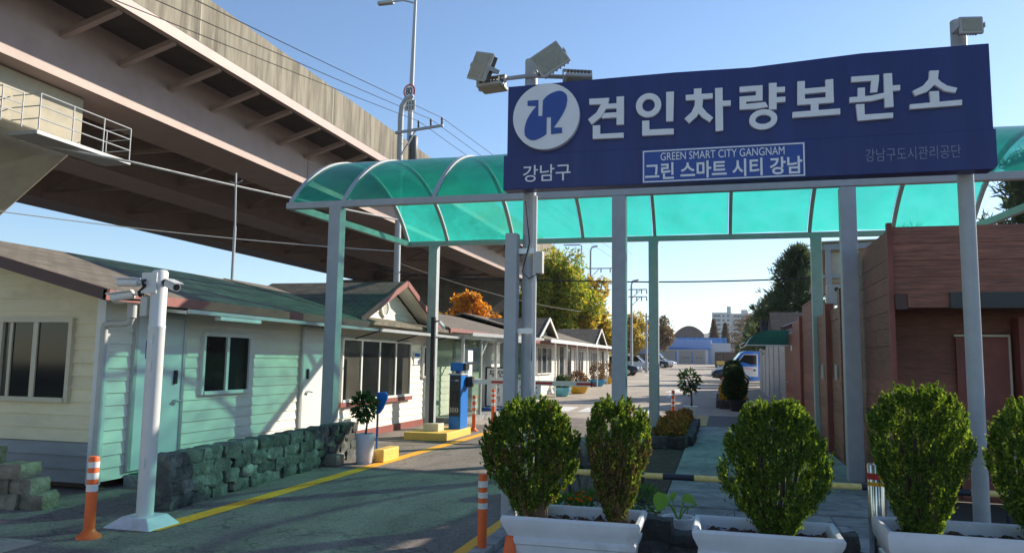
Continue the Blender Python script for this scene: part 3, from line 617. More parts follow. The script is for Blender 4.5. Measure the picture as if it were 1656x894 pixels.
for polys, rings in LETTERS:
    b = MB()
    for k, q in enumerate(polys): b.prism([(x, PF, z) for x, z in q], (0, -.036-.0004*k, 0))
    for o_, i_ in rings:
        n = len(o_)
        for k in range(n):
            c = (k+1) % n; q = [o_[k], o_[c], i_[c], i_[k]]; o2 = len(b.v)
            b.v += [(x, PF-.0345, z) for x, z in q]+[(x, PF, z) for x, z in q]
            b.f += [(o2, o2+1, o2+2, o2+3), (o2, o2+1, o2+5, o2+4), (o2+3, o2+2, o2+6, o2+7)]
    b.build('raised_letter', SWHITE, sn)
text('district_lettering', '강남구', (-1.744, -1.294, 3.251, 3.408), 6.85, SWHITE, sn, .004, .006)
text('corporation_lettering', '강남구도시관리공단', (1.204, 1.918, 3.291, 3.40), 6.85, SFADE, sn, -.006, .005)
b = MB(); cz = 3.854; cx = -1.522
MB().prism([(cx+.314*math.cos(2*math.pi*k/64), PF, cz+.314*math.sin(2*math.pi*k/64)) for k in range(64)], (0, -.06, 0)).build('emblem_disc', SWHITE, sn)
EM = [(-1.55, 4.004), (-1.532, 4.026), (-1.511, 4.046), (-1.482, 4.063), (-1.45, 4.075), (-1.42, 4.083), (-1.394, 4.085), (-1.367, 4.078), (-1.344, 4.062), (-1.328, 4.043), (-1.322, 4.021), (-1.320, 3.995), (-1.324, 3.965), (-1.331, 3.932), (-1.343, 3.899), (-1.362, 3.861), (-1.386, 3.823), (-1.414, 3.782), (-1.446, 3.738), (-1.369, 3.735), (-1.366, 3.683), (-1.47, 3.678), (-1.472, 3.84), (-1.512, 3.841), (-1.513, 3.684), (-1.54, 3.664), (-1.568, 3.65), (-1.596, 3.638), (-1.624, 3.631), (-1.65, 3.631), (-1.675, 3.64), (-1.697, 3.655), (-1.715, 3.676), (-1.722, 3.702), (-1.723, 3.733), (-1.719, 3.766), (-1.711, 3.8), (-1.697, 3.836), (-1.678, 3.871), (-1.648, 3.913), (-1.611, 3.954), (-1.696, 3.963), (-1.697, 4.012), (-1.593, 4.012), (-1.593, 3.858), (-1.554, 3.855)]
MB().prism([(x, PF-.06, z) for x, z in EM], (0, -.006, 0)).build('emblem', NAVY2, sn)
sp = B(-.643, .734, 6.838, 6.85, 3.186, 3.49).build('slogan_panel', NAVY2, sn)
b = MB(); x0, x1, z0, z1 = -.635, .726, 3.194, 3.482; t_ = .011
b.box(x0, x1, 6.832, 6.838, z1-t_, z1); b.box(x0, x1, 6.832, 6.838, z0, z0+t_); b.box(x0, x0+t_, 6.832, 6.838, z0+t_, z1-t_); b.box(x1-t_, x1, 6.832, 6.838, z0+t_, z1-t_)
b.build('slogan_border', SWHITE, sp)
text('slogan_english', 'GREEN SMART CITY GANGNAM', (-.479, .565, 3.388, 3.458), 6.838, SWHITE, sp, 0, .004)
text('slogan_korean', '그린 스마트 시티 강남', (-.616, .706, 3.215, 3.368), 6.838, SWHITE, sp, .022, .004)
for x, zt in ((-1.735, 4.52), (2.01, 4.54)):
    MB().lathe([(.062, 0), (.062, zt)], (x, 7.09, 0), 18).build('pole', POST, sn, True)
b = MB()
for x in (-1.735, 2.01): b.box(x-.09, x+.09, 6.965, 7.03, 3.3, 3.36); b.box(x-.09, x+.09, 6.965, 7.03, 3.95, 4.01)
b.build('mounting_bracket', POST, sn)
MB().tube([(-2.28, 7.05, 4.33), (-1.735, 7.02, 4.34), (-1.3, 7.05, 4.30)], .022, 8).build('lamp_arm', POST, sn, True)
du = thing('cable_duct', 'grey square steel cable duct clamped beside the left sign pole', 'cable duct', (-1.87, 7.0, 0))
B(-1.93, -1.815, 6.93, 7.05, 0, 2.79).build('duct', POST, du, bevel=.008)
for z in (.9, 1.85, 2.6): B(-1.82, -1.66, 6.98, 7.0, z, z+.05).build('clamp', ALU, du)
jb = thing('junction_box', 'small cream junction box with loose cables strapped to the left sign pole', 'junction box', (-1.6, 7.0, 2.4))
B(-1.665, -1.58, 6.98, 7.06, 2.41, 2.62).build('box', GREYBOX, jb, bevel=.01)
MB().tube([(-1.75, 6.99, 3.1), (-1.7, 6.96, 2.7), (-1.77, 6.97, 2.42), (-1.70, 6.97, 2.36), (-1.62, 7.0, 2.42)], .006, 6).tube([(-1.62, 7.02, 2.42), (-1.65, 7.0, 2.25), (-1.68, 7.02, 1.6)], .006, 6).build('cable', CABLE, jb, True)
MB().tube([(-1.655, 7.0, .1), (-1.655, 7.0, 3.15)], .018, 8).build('conduit', CAMW, jb, True)

def floodlight(loc, rx, rz, label, w=.30, h=.22, m_l=LAMPG, roll=0):
    o = thing('floodlight', label, 'floodlight', (0, 0, 0), 'floodlights on the sign poles')
    b = MB(); b.prism([(-w/2, 0, -h/2), (w/2, 0, -h/2), (w/2, 0, h/2), (-w/2, 0, h/2)], (0, .035, 0)); b.build('housing', LAMPB, o, bevel=.014)
    B(-w/2+.02, w/2-.02, -.004, .002, -h/2+.02, h/2-.02).build('lens', m_l, o)
    b = MB()
    for k in range(7): b.box(-w/2+.03+k*(w-.06)/6-.006, -w/2+.03+k*(w-.06)/6+.006, .035, .085, -h/2+.02, h/2-.02)
    b.build('cooling_fins', FIN, o)
    MB().box(-w/2-.012, -w/2-.004, -.0, .13, -.02, .02).box(w/2+.004, w/2+.012, -.0, .13, -.02, .02).box(-w/2-.012, w/2+.012, .122, .13, -.02, .02).build('yoke', POST, o)
    o.location = loc; o.rotation_euler = (rx, roll, rz); return o
floodlight((-2.20, 6.86, 4.42), R(-10), R(-42), 'floodlight tilted outwards at the far left of the sign pole arm', .34, .28, roll=R(22))
floodlight((-2.10, 6.98, 4.22), R(85), R(-10), 'floodlight facing down under the left end of the sign pole arm', .26, .2)
floodlight((-1.50, 6.84, 4.42), R(-10), R(8), 'square floodlight turned on its corner just above the round emblem', .31, .26, roll=R(-34))
floodlight((-1.27, 7.05, 4.25), R(75), R(20), 'floodlight facing down just above the top edge of the sign beside the first letter', .26, .2)
floodlight((2.05, 6.87, 4.41), R(-4), R(10), 'single floodlight on the right sign pole', .19, .15)

# ================================================================== LEFT CABINS
def siding(nrm, a0, a1, z0, z1, plane, pitch=.155, top=None, lip=.018):
    """lapped boards on a wall. nrm '+x': wall at X=plane spanning Y a0..a1; '-y': wall at Y=plane spanning X a0..a1. top(a) limits height"""
    m = MB(); z = z0
    while z < z1-1e-4:
        zt = min(z+pitch, z1); pl = []
        lo_, hi_ = (a0, a1), (a0, a1)
        if top:
            lb_, lt_ = top(z), top(zt)
            if lb_ is None: break
            if lt_ is None: lt_ = ((lb_[0]+lb_[1])/2-.01, (lb_[0]+lb_[1])/2+.01)
            lo_ = (max(a0, lb_[0]), min(a1, lb_[1])); hi_ = (max(a0, lt_[0]), min(a1, lt_[1]))
        for q in (0, 1):
            for (d, zz, a) in ((-.03, z, lo_[q]), (lip, z, lo_[q]), (.002, zt, hi_[q]), (-.03, zt, hi_[q])):
                pl.append((plane+d, a, zz) if nrm == '+x' else (a, plane-d, zz))
        m.add(pl, [(0, 1, 5, 4), (1, 2, 6, 5), (2, 3, 7, 6), (0, 4, 7, 3), (0, 3, 2, 1), (4, 5, 6, 7)])
        z = zt
    return m
def window_x(parent, plane, y0, y1, z0, z1, nm=2, fr=WFRAME, glass=GLASS, name='window', widths=None):
    """sliding window proud of a wall facing +X"""
    t = .05; w_ = MB(); p = plane
    w_.box(p, p+.06, y0, y0+t, z0, z1); w_.box(p, p+.06, y1-t, y1, z0, z1); w_.box(p, p+.06, y0+t, y1-t, z1-t, z1); w_.box(p, p+.075, y0+t, y1-t, z0, z0+t)
    for k in range(1, nm):
        y = y0+(y1-y0)*k/nm; w_.box(p+.005, p+.05, y-.03, y+.03, z0+t, z1-t)
    o = w_.build(name, fr, parent)
    for k in range(nm):
        ya = y0+(y1-y0)*k/nm+.035; yb = y0+(y1-y0)*(k+1)/nm-.035
        g = glass[k] if isinstance(glass, (list, tuple)) else glass
        B(p+.004, p+.022+.006*(k % 2), ya, yb, z0+t, z1-t).build('pane', g, o)
    return o
# --- near cabin
h1 = thing('prefab_cabin', 'nearest cream-sided cabin with grey base boards, shingle roof and green-lit side wall', 'cabin', (-10, 10.6, 0))
GAB = lambda zt: None if zt > 3.25 else (-12.9, -7.12 if zt < 2.36 else -10.0+(3.12-zt)/.264)
siding('-y', -12.9, -7.12, .09, .56, 7.7, .155).build('base_boards', SIDEG, h1)
siding('-y', -12.9, -7.12, .562, 3.1, 7.7, .155, GAB).build('wall', SIDE, h1)
siding('+x', 7.75, 13.62, .10, 2.33, -7.1, .148).build('wall', SIDEW, h1)
B(-12.9, -7.13, 7.735, 13.6, .15, 2.3).build('core', SIDEG, h1)
B(-12.85, -7.2, 7.9, 13.6, -.05, .12).build('plinth', BROWNT, h1)
B(-7.19, -7.07, 7.665, 7.765, .07, 2.36).build('corner_post', WFRAME, h1)
# roof: two slopes, ridge along Y at X=-10
def roof2(parent, y0, y1, zr, ze, xr=-10, xe=-6.62, xb=-13.4, m_=ROOF, th=.07):
    m = MB(); m.prism([(xe, y0, ze), (xr, y0, zr), (xb, y0, ze), (xb, y0, ze-th), (xr, y0, zr-th), (xe, y0, ze-th)], (0, y1-y0, 0))
    return m.build('roof', m_, parent)
rf = roof2(h1, 7.15, 14.0, 3.20, 2.33)
# barge boards (front rake) and eave fascia
MB().bar((-6.58, 7.14, 2.26), (-10, 7.14, 3.14), .04, .13).build('barge_board', BROWNT, rf)
B(-6.62, -6.575, 7.12, 13.9, 2.20, 2.315).build('gutter', FASC, rf)
B(-7.1, -6.63, 7.75, 13.9, 2.215, 2.235).build('soffit', WFRAME, rf)
# front window
b = MB(); x0, x1, z0, z1, y = -8.61, -7.51, 1.02, 2.03, 7.7; t = .055
b.box(x0, x0+t, y-.07, y, z0, z1); b.box(x1-t, x1, y-.07, y, z0, z1); b.box(x0+t, x1-t, y-.07, y, z1-t, z1); b.box(x0+t, x1-t, y-.09, y, z0, z0+t); b.box(-8.10, -8.03, y-.055, y, z0+t, z1-t); b.box(-8.46, -8.42, y-.05, y, z0+t, z1-t)
wo = b.build('window', CFRAME, h1)
B(-8.555, -8.46, y-.03, y-.004, z0+t, z1-t).build('pane', GLASSG, wo); B(-8.42, -8.10, y-.03, y-.004, z0+t, z1-t).build('pane', GLASS, wo); B(-8.03, -7.565, y-.035, y-.004, z0+t, z1-t).build('pane', GLASS, wo)
window_x(h1, -7.095, 9.49, 10.66, 1.05, 1.93, 2)
def door_x(parent, plane, y0, y1, z0, z1, hy, m_=DOORM):
    o = B(plane, plane+.045, y0, y1, z0, z1).build('door', m_, parent)
    MB().box(plane, plane+.06, y0-.05, y0, z0, z1+.05).box(plane, plane+.06, y1, y1+.05, z0, z1+.05).box(plane, plane+.06, y0, y1, z1, z1+.05).build('door_frame', ALU, o)
    B(plane+.045, plane+.075, hy-.03, hy+.03, 1.22, 1.40).build('keypad', BLACK, o, bevel=.01)
    MB().tube([(plane+.045, hy, 1.0), (plane+.10, hy, 1.0), (plane+.11, hy+.09, .99)], .014, 8).lathe([(.03, 0), (.03, .01)], (plane+.05, hy, .97), 10).build('handle', CHROME, o, True)
    return o
d1 = door_x(h1, -7.095, 8.20, 9.06, .17, 2.08, 8.93)
B(-7.05, -7.046, 8.35, 8.62, 1.55, 1.78).build('sticker', BLUEP, d1, bevel=.02)
d2 = door_x(h1, -7.095, 12.24, 13.20, .12, 2.08, 12.4)
# gutter downpipe
b = MB(); b.tube([(-6.66, 7.62, 2.21), (-6.66, 7.62, 2.03)], .055, 10).tube([(-6.66, 7.62, 2.03), (-6.68, 7.62, 1.98), (-6.74, 7.62, 1.965), (-6.98, 7.62, 1.955), (-7.03, 7.63, 1.94), (-7.05, 7.64, 1.88), (-7.05, 7.64, .14)], .042, 10)
b.build('downpipe', GREYBOX, h1, True)
# awning along the side wall
aw = MB(); aw.prism([(-7.08, 8.3, 2.215), (-6.42, 8.3, 2.155), (-6.42, 8.3, 2.147), (-7.08, 8.3, 2.207)], (0, 5.6, 0)); ao = aw.build('awning', GREENC, h1)
MB().bar((-6.41, 8.3, 2.15), (-6.41, 13.9, 2.15), .03, .05).bar((-7.05, 8.3, 2.19), (-6.42, 8.3, 2.135), .03, .04).build('awning_edge', ALU, ao)
B(-6.50, -6.40, 8.95, 9.9, 2.07, 2.12).build('strip_light', WFRAME, h1, bevel=.01)
st = thing('door_step', 'green ridged step mat block at the cabin door', 'step', (-6.85, 8.6, 0))
B(-7.08, -6.5, 8.15, 9.1, 0, .13).build('block', CONC, st)
b = MB()
for k in range(22): b.box(-7.05+.025*k, -7.035+.025*k, 8.2, 9.05, .13, .142)
b.build('mat', GREENAWN, st)
# --- gabled cabin
h2 = thing('gabled_cabin', 'white-sided cabin with a front gable, round vent, wide four-pane window and dark red base', 'cabin', (-10, 16.1, 0))
siding('+x', 13.64, 18.5, .14, 2.3, -7.1, .148).build('wall', SIDEW, h2)
B(-12.9, -7.13, 13.64, 18.5, .02, 2.3).build('core', SIDEG, h2)
B(-7.1, -7.06, 13.64, 18.5, .0, .145).build('base_board', FASC, h2)
GA = lambda zt: None if zt > 3.12 else (16.0-(3.16-zt)*2.35, 16.0+(3.16-zt)*2.35)
siding('+x', 14.0, 18.0, 2.3, 3.12, -7.1, .148, GA).build('gable', SIDEW, h2)
dm = MB(); ov = -6.72
dm.prism([(ov, 13.82, 2.33), (ov, 16.0, 3.24), (ov, 16.0, 3.31), (ov, 13.72, 2.36)], (-3.4, 0, 0)); dm.prism([(ov, 18.18, 2.33), (ov, 16.0, 3.24), (ov, 16.0, 3.31), (ov, 18.28, 2.36)], (-3.4, 0, 0))
dr = dm.build('dormer_roof', ROOFX, h2)
MB().bar((ov+.02, 13.74, 2.33), (ov+.02, 16.0, 3.275), .04, .12).build('barge_board', FASC, dr); MB().bar((ov+.02, 18.26, 2.33), (ov+.02, 16.0, 3.275), .04, .12).build('barge_board', FASC, dr)
MB().prism([(-6.73, 13.86, 2.32), (-6.73, 16.0, 3.225), (-7.08, 16.0, 3.225), (-7.08, 13.86, 2.32)], (0, 0, -.012)).prism([(-6.73, 18.14, 2.32), (-6.73, 16.0, 3.225), (-7.08, 16.0, 3.225), (-7.08, 18.14, 2.32)], (0, 0, -.012)).build('soffit', SIDEW, dr)
vt = MB(); n = 28
for k in range(n):
    a0_, a1_ = 2*math.pi*k/n, 2*math.pi*(k+1)/n
    for (ra, rb) in ((.15, .20),):
        q = [(-7.08, 15.62+ra*math.cos(a0_), 2.70+ra*math.sin(a0_)), (-7.08, 15.62+rb*math.cos(a0_), 2.70+rb*math.sin(a0_)), (-7.08, 15.62+rb*math.cos(a1_), 2.70+rb*math.sin(a1_)), (-7.08, 15.62+ra*math.cos(a1_), 2.70+ra*math.sin(a1_))]
        vt.prism(q, (.05, 0, 0))
for k in range(6):
    z = 2.58+k*.045; hw_ = math.sqrt(max(0, .15**2-(z-2.70)**2)); vt.prism([(-7.075, 15.62-hw_, z), (-7.045, 15.62-hw_, z-.03), (-7.045, 15.62+hw_, z-.03), (-7.075, 15.62+hw_, z)], (0, 0, .006))
vt.build('round_vent', WFRAME, h2)
roof2(h2, 14.02, 18.6, 3.22, 2.34)
window_x(h2, -7.085, 13.68, 17.15, .74, 2.0, 4, glass=[GLASSG, GLASS, GLASS, GLASSG])
B(-7.09, -7.0, 13.62, 17.22, .655, .735).build('window_sill', FASC, h2)
window_x(h2, -7.085, 17.95, 18.42, 1.14, 1.93, 1)
nb = thing('notice_board', 'small teal and white notice on the wall right of the wide cabin window', 'notice', (-7.05, 17.6, 1.5))
B(-7.085, -7.06, 17.42, 17.80, 1.46, 1.76).build('board', SWHITE, nb); B(-7.06, -7.056, 17.44, 17.78, 1.66, 1.74).build('header', BLUEP, nb)
b = MB()
for k in range(4): b.box(-7.06, -7.057, 17.46, 17.74, 1.49+k*.035, 1.497+k*.035)
b.build('lines', GREYBOX, nb)
aw = MB(); aw.prism([(-7.05, 13.95, 2.24), (-6.38, 13.95, 2.16), (-6.38, 13.95, 2.152), (-7.05, 13.95, 2.232)], (0, 4.75, 0)); ao = aw.build('awning', GREENC, h2)
MB().bar((-6.37, 13.95, 2.155), (-6.37, 18.7, 2.155), .035, .06).build('awning_edge', ALU, ao)
for y in (14.2, 16.3, 18.2): MB().bar((-7.06, y, 1.98), (-6.5, y, 2.15), .025, .025).build('awning_bracket', BLACK, ao)
# --- long cabin row
h3 = thing('row_cabin', 'long row of white-sided cabins with two small gables and a metal awning along the lot', 'cabin', (-10, 38, 0))
GZC = .12
siding('+x', 18.62, 52.5, .0, 2.5, -7.2, .17).build('wall', SIDEW, h3)
B(-12.9, -7.23, 18.62, 52.5, -.1, 2.5).build('core', SIDEG, h3)
rf = roof2(h3, 18.62, 29.6, 3.28, 2.42)
rf2 = roof2(h3, 29.65, 53, 3.5, 2.55)
B(-6.64, -6.58, 18.62, 52.9, 2.27, 2.40).build('gutter', FASC, rf)
for yc, zt, hw_ in ((31.3, 3.30, 1.6), (46.0, 3.48, 2.2)):
    zb = 2.5
    siding('+x', yc-hw_, yc+hw_, zb, zt-.02, -7.1, .15, lambda zz, yc=yc, zt=zt, hw_=hw_, zb=zb: None if zz > zt-.01 else (yc-hw_*(zt-zz)/(zt-zb), yc+hw_*(zt-zz)/(zt-zb))).build('gable', SIDEW, h3)
    d = MB(); d.prism([(-6.75, yc-hw_-.2, zb-.06), (-6.75, yc, zt), (-6.75, yc, zt+.07), (-6.75, yc-hw_-.25, zb)], (-2.6, 0, 0)); d.prism([(-6.75, yc+hw_+.2, zb-.06), (-6.75, yc, zt), (-6.75, yc, zt+.07), (-6.75, yc+hw_+.25, zb)], (-2.6, 0, 0))
    d = d.build('dormer_roof', ROOFX, h3)
    MB().bar((-6.73, yc-hw_-.22, zb-.02), (-6.73, yc, zt+.04), .04, .11).bar((-6.73, yc+hw_+.22, zb-.02), (-6.73, yc, zt+.04), .04, .11).build('barge_board', SIDEW, d)
for y0, y1 in ((30.7, 33.6), (39.4, 41.9), (44.2, 47.0)): window_x(h3, -7.18, y0, y1, 1.05, 2.2, 3, glass=[GLASSG, GLASS, GLASSG])
for y0, y1 in ((36.9, 38.2), (35.2, 36.3), (48.6, 49.6)):
    d = B(-7.18, -7.14, y0, y1, .2, 2.25).build('door', GLASS, h3); MB().box(-7.18, -7.10, y0-.08, y0, .2, 2.3).box(-7.18, -7.10, y1, y1+.08, .2, 2.3).build('door_frame', WFRAME, d)
a = MB(); a.prism([(-7.15, 29.0, 2.50), (-6.2, 29.0, 2.40), (-6.2, 29.0, 2.38), (-7.15, 29.0, 2.48)], (0, 24, .1)); ao = a.build('awning', GREYBOX, h3)
MB().bar((-6.19, 29.0, 2.38), (-6.19, 53, 2.48), .04, .14).build('awning_edge', WFRAME, ao)
for y in (30.0, 32.4, 34.8, 37.6, 41.0, 44.6, 48.8, 52.6): B(-6.25, -6.20, y-.03, y+.03, gz(y)-.05, 2.40).build('awning_post', ALU, h3)
# glass porch and payment booth
gp = thing('glass_porch', 'glazed aluminium entrance porch with paper notices beside the dark red cabin base', 'porch', (-6.8, 19.9, 0))
b = MB()
for x, y in ((-6.35, 18.95), (-6.35, 20.5), (-6.35, 22.0), (-7.1, 18.95)): b.box(x-.035, x+.035, y-.035, y+.035, .12, 2.15)
b.box(-6.385, -6.315, 18.99, 21.96, 2.15, 2.25); b.box(-7.1, -6.39, 18.92, 18.99, 2.15, 2.25); b.box(-6.38, -6.32, 19.0, 20.45, 1.02, 1.10)
b.bar((-6.35, 20.55, 1.75), (-6.35, 21.1, 2.15), .05, .05)
b.build('frame', ALU, gp)
B(-6.355, -6.345, 18.99, 20.46, .14, 2.14).build('glass_panel', CGLASS, gp); B(-7.06, -6.39, 18.945, 18.955, .14, 2.14).build('glass_panel', CGLASS, gp)
B(-7.3, -6.2, 18.8, 22.1, 0, .12).build('floor_slab', CONC, gp)
B(-7.18, -7.1, 20.6, 21.8, .12, 2.1).build('door', DOORM, gp)
b = MB(); b.box(-6.343, -6.339, 19.35, 19.75, 1.55, 1.85); b.box(-6.343, -6.339, 19.38, 19.72, 1.18, 1.48); b.build('notice', SWHITE, gp)
aw = MB(); aw.prism([(-7.15, 18.75, 2.36), (-6.05, 18.75, 2.27), (-6.05, 18.75, 2.255), (-7.15, 18.75, 2.345)], (0, 8.3, .12)); ao = aw.build('awning', GREENC, gp); MB().bar((-6.04, 18.75, 2.25), (-6.04, 27.05, 2.37), .04, .09).build('awning_edge', ALU, ao)
bo = thing('payment_booth', 'glazed payment booth on a blue base with a tall Korean lettered board', 'booth', (-6.4, 23.4, 0))
b = MB()
for x, y in ((-5.95, 22.6), (-5.95, 24.6), (-6.9, 22.6), (-6.9, 24.6)): b.box(x-.05, x+.05, y-.05, y+.05, .18, 2.15)
b.box(-6.95, -5.9, 22.55, 24.65, 2.15, 2.27); b.build('frame', ALU, bo)
B(-7.0, -5.85, 22.4, 24.8, 0, .18).build('base', BLUEP, bo)
B(-6.85, -6.0, 24.58, 24.62, .18, 2.14).build('rear_panel', DOORM, bo)
MB().box(-6.84, -6.0, 22.585, 22.615, .2, 1.40).build('board_frame', BLACK, bo)
bd = B(-6.78, -6.14, 22.575, 22.585, .24, 1.36).build('board', SWHITE, bo)
text('board_lettering', '무인', (-6.72, -6.20, 1.10, 1.31), 22.575, BBLK, bd, .02, .004)
for k, ch in enumerate('정산기'): text('board_lettering', ch, (-6.54, -6.38, .86-k*.24, 1.02-k*.24), 22.575, BBLK, bd, .02, .004)
B(-5.955, -5.945, 22.65, 24.55, .2, 2.14).build('glass_panel', CGLASS, bo)

# ================================================================== GATE EQUIPMENT
isl = thing('gate_island', 'yellow painted concrete island under the blue gate machine', 'kerb block', (-5.6, 15.5, 0))
B(-6.12, -5.24, 14.65, 16.3, -.03, .15).build('block', YBLOCK, isl, bevel=.02)
kb = thing('spare_block', 'pale concrete block lying on the yellow island at the black camera pole', 'concrete block', (-5.75, 15.1, .15))
B(-5.85, -5.52, 15.0, 15.35, .15, .30).build('block', CREAM, kb, bevel=.01)
ks = thing('ticket_machine', 'blue and black parking gate machine with white chevrons and a camera head', 'ticket machine', (-5.3, 15.9, .15))
B(-5.52, -5.26, 15.62, 16.10, .15, 1.28).build('cabinet', KBLUE, ks, bevel=.012)
B(-5.505, -5.275, 15.60, 15.62, .42, 1.26).build('front_panel', KDARK, ks)
B(-5.46, -5.32, 15.585, 15.60, .72, .95).build('slot', BLACK, ks)
b = MB()
for k in range(4):
    x = -5.49+k*.05; b.prism([(x, 15.598, .50), (x+.015, 15.598, .50), (x+.04, 15.598, .55), (x+.015, 15.598, .60), (x, 15.598, .60), (x+.025, 15.598, .55)], (0, -.006, 0))
b.build('chevrons', RETRO, ks)
b = MB(); b.box(-5.47, -5.395, 15.594, 15.60, 1.15, 1.18); b.build('label_strip', BLUEP, ks); B(-5.385, -5.31, 15.594, 15.60, 1.15, 1.18).build('label_strip', GREYBOX, ks)
B(-5.535, -5.245, 15.6, 16.12, 1.28, 1.31).build('cap', GREYBOX, ks)
B(-5.43, -5.35, 15.75, 15.88, 1.31, 1.36).build('neck', BLUEP, ks)
B(-5.52, -5.24, 15.65, 15.95, 1.36, 1.54).build('camera_head', KBLUE, ks, bevel=.015)
B(-5.24, -5.18, 15.68, 15.92, 1.38, 1.53).build('hood', BLACK, ks)
bm = thing('boom_barrier', 'white barrier boom with red bands stretched across the lane beside the blue machine', 'barrier', (-5.0, 16.0, 1.15))
MB().bar((-5.14, 16.0, 1.14), (-2.55, 16.0, 1.14), .05, .10).build('boom', WFRAME, bm)
b = MB()
for x in (-4.7, -3.75, -2.86): b.box(x, x+.38, 15.970, 15.9745, 1.115, 1.165)
b.build('red_band', RED, bm)
B(-2.56, -2.54, 15.97, 16.03, 1.08, 1.2).build('end_cap', BLACK, bm)
B(-5.27, -5.12, 15.93, 16.07, 1.02, 1.24).build('pivot', BLACK, bm)
dsn = thing('direction_sign', 'white sign with a red arrow pointing left hung on the barrier boom', 'sign', (-3.8, 15.95, 1.0))
B(-4.11, -3.61, 15.95, 15.966, .80, 1.09).build('board', SWHITE, dsn)
MB().prism([(-4.08, 15.95, 1.045), (-4.02, 15.95, 1.08), (-4.02, 15.95, 1.06), (-3.69, 15.95, 1.06), (-3.69, 15.95, 1.03), (-4.02, 15.95, 1.03), (-4.02, 15.95, 1.01)], (0, -.005, 0)).build('arrow', RED, dsn)
b = MB(); random.seed(5)
for k in range(11):
    x = -4.08+k*.037
    if k == 7: continue
    b.box(x, x+.022, 15.946, 15.95, .925, .932); b.box(x+.006, x+.014, 15.946, 15.95, .935, .96); b.box(x, x+.02, 15.946, 15.95, .952, .962)
b.build('lettering', BBLK, dsn)
cp = thing('camera_pole', 'slim black pole with a small white camera on the yellow island', 'camera pole', (-5.77, 15.25, .15))
B(-5.81, -5.73, 15.2, 15.28, .15, 2.48).build('pole', BLACK, cp)
MB().prism([(-5.93, 15.24, .15), (-5.61, 15.24, .15), (-5.77, 15.24, .36)], (0, .02, 0)).build('foot', BLACK, cp)
MB().bar((-5.77, 15.24, 2.38), (-5.62, 15.22, 2.4), .03, .03).build('arm', BLACK, cp)
MB().obox((-5.55, 15.14, 2.31), ((.55, -.5, -.45), (.67, .73, 0), (0, 0, 1)), (.10, .035, .035)).build('camera', CAMW, cp, bevel=.01)

# delineator posts
def delineator(loc, h, r_, label, stripes, disc=True, group='orange delineator posts'):
    o = thing('delineator_post', label, 'delineator', (0, 0, 0), group)
    MB().lathe([(r_, .02), (r_, h-.02), (r_*.85, h)], n=18).build('tube', ORANGE, o, True)
    if disc: MB().lathe([(r_*2.3, 0), (r_*2.2, .02), (r_*1.3, .05), (r_*1.02, .075)], n=22).build('base', ORANGE, o, True)
    for z0, z1 in stripes: MB().lathe([(r_+.003, z0), (r_+.003, z1)], n=18).build('reflective_band', RETRO, o, True)
    o.location = loc; return o
S3 = [(.61, .66), (.51, .57), (.415, .475)]
delineator((-5.36, 5.80, 0), .70, .046, 'clean bright orange bollard post beside the cabin corner at lower left', [(.605, .655), (.505, .56), (.40, .46)])
delineator((-1.87, 6.17, .0), .68, .037, 'orange and white striped post at the left end of the white planter', [(.575, .625), (.49, .535), (.405, .45)], True)
delineator((-5.40, 17.0, 0), .80, .045, 'orange striped post right beside the blue gate machine', [(.66, .72), (.52, .58), (.38, .45)])
delineator((-5.30, 18.2, 0), .90, .045, 'taller orange striped post in front of the payment booth board', [(.78, .84), (.66, .72), (.50, .58)])
delineator((-1.36, 24.2, 0), .78, .05, 'faded red and white striped post between the flower bed and the white square pot', [(.62, .69), (.45, .52), (.3, .37)])
delineator((.12, 36.2, gz(36.2)), .8, .05, 'small striped post far off at the edge of the yellow flower bed', [(.6, .67), (.42, .5), (.25, .33)])
cn_ = thing('traffic_cone', 'small orange traffic cone cut off by the lower edge beside the white planter', 'traffic cone', (-1.46, 5.5, .04))
MB().lathe([(.10, 0), (.065, .12), (.032, .30), (.026, .31), (.026, .325)], (-1.46, 5.5, .035), 20).build('cone', ORANGE, cn_, True)
MB().lathe([(.0345, .285), (.031, .312), (.030, .318)], (-1.46, 5.5, .035), 20).build('collar', ORANGE, cn_, True)
B(-1.58, -1.34, 5.38, 5.62, .02, .04).build('base', ORANGE, cn_)

# CCTV pole at left
cc = thing('camera_post', 'white steel post with three security cameras on a flared concrete foot', 'camera post', (-5.25, 6.35, 0))
MB().lathe([(.078, .09), (.078, 1.85), (.081, 1.86), (.081, 1.88), (.075, 1.89), (.075, 2.40), (.06, 2.42)], (-5.25, 6.35, 0), 22).build('post', CAMW, cc, True)
q0 = [(-5.55, 6.14, 0), (-5.02, 6.14, 0), (-5.02, 6.58, 0), (-5.55, 6.58, 0)]; q1 = [(-5.40, 6.22, .10), (-5.12, 6.22, .10), (-5.12, 6.5, .10), (-5.40, 6.5, .10)]
MB().add(q0+q1, [(3, 2, 1, 0), (4, 5, 6, 7), (0, 1, 5, 4), (1, 2, 6, 5), (2, 3, 7, 6), (3, 0, 4, 7)]).build('foot', PLANTW, cc, bevel=.015)
B(-5.385, -5.215, 6.262, 6.272, 2.19, 2.39).build('mounting_plate', CAMW, cc)
for z in (.55, 1.45, 1.70): B(-5.262, -5.222, 6.266, 6.274, z, z+.09).build('hatch', CAMW, cc)
def cctv(parent, base, d, label=None):
    d = Vector(d).normalized(); base = Vector(base); s_ = d.cross(Vector((0, 0, 1))).normalized(); u = s_.cross(d)
    c = MB(); c.tube([base, base+d*.10], .014, 8); o = c.build('security_camera', CAMW, parent, True)
    MB().tube([base+d*.07, base+d*.28], .040, 14).build('barrel', CAMW, o, True)
    MB().obox(base+d*.20+u*.043, (d, s_, u), (.12, .044, .006)).build('sunshield', CAMW, o)
    MB().tube([base+d*.28, base+d*.286], .031, 12).build('lens', BLACK, o)
    MB().tube([base, base+d*.02], .035, 12).build('mount', BLACK, o)
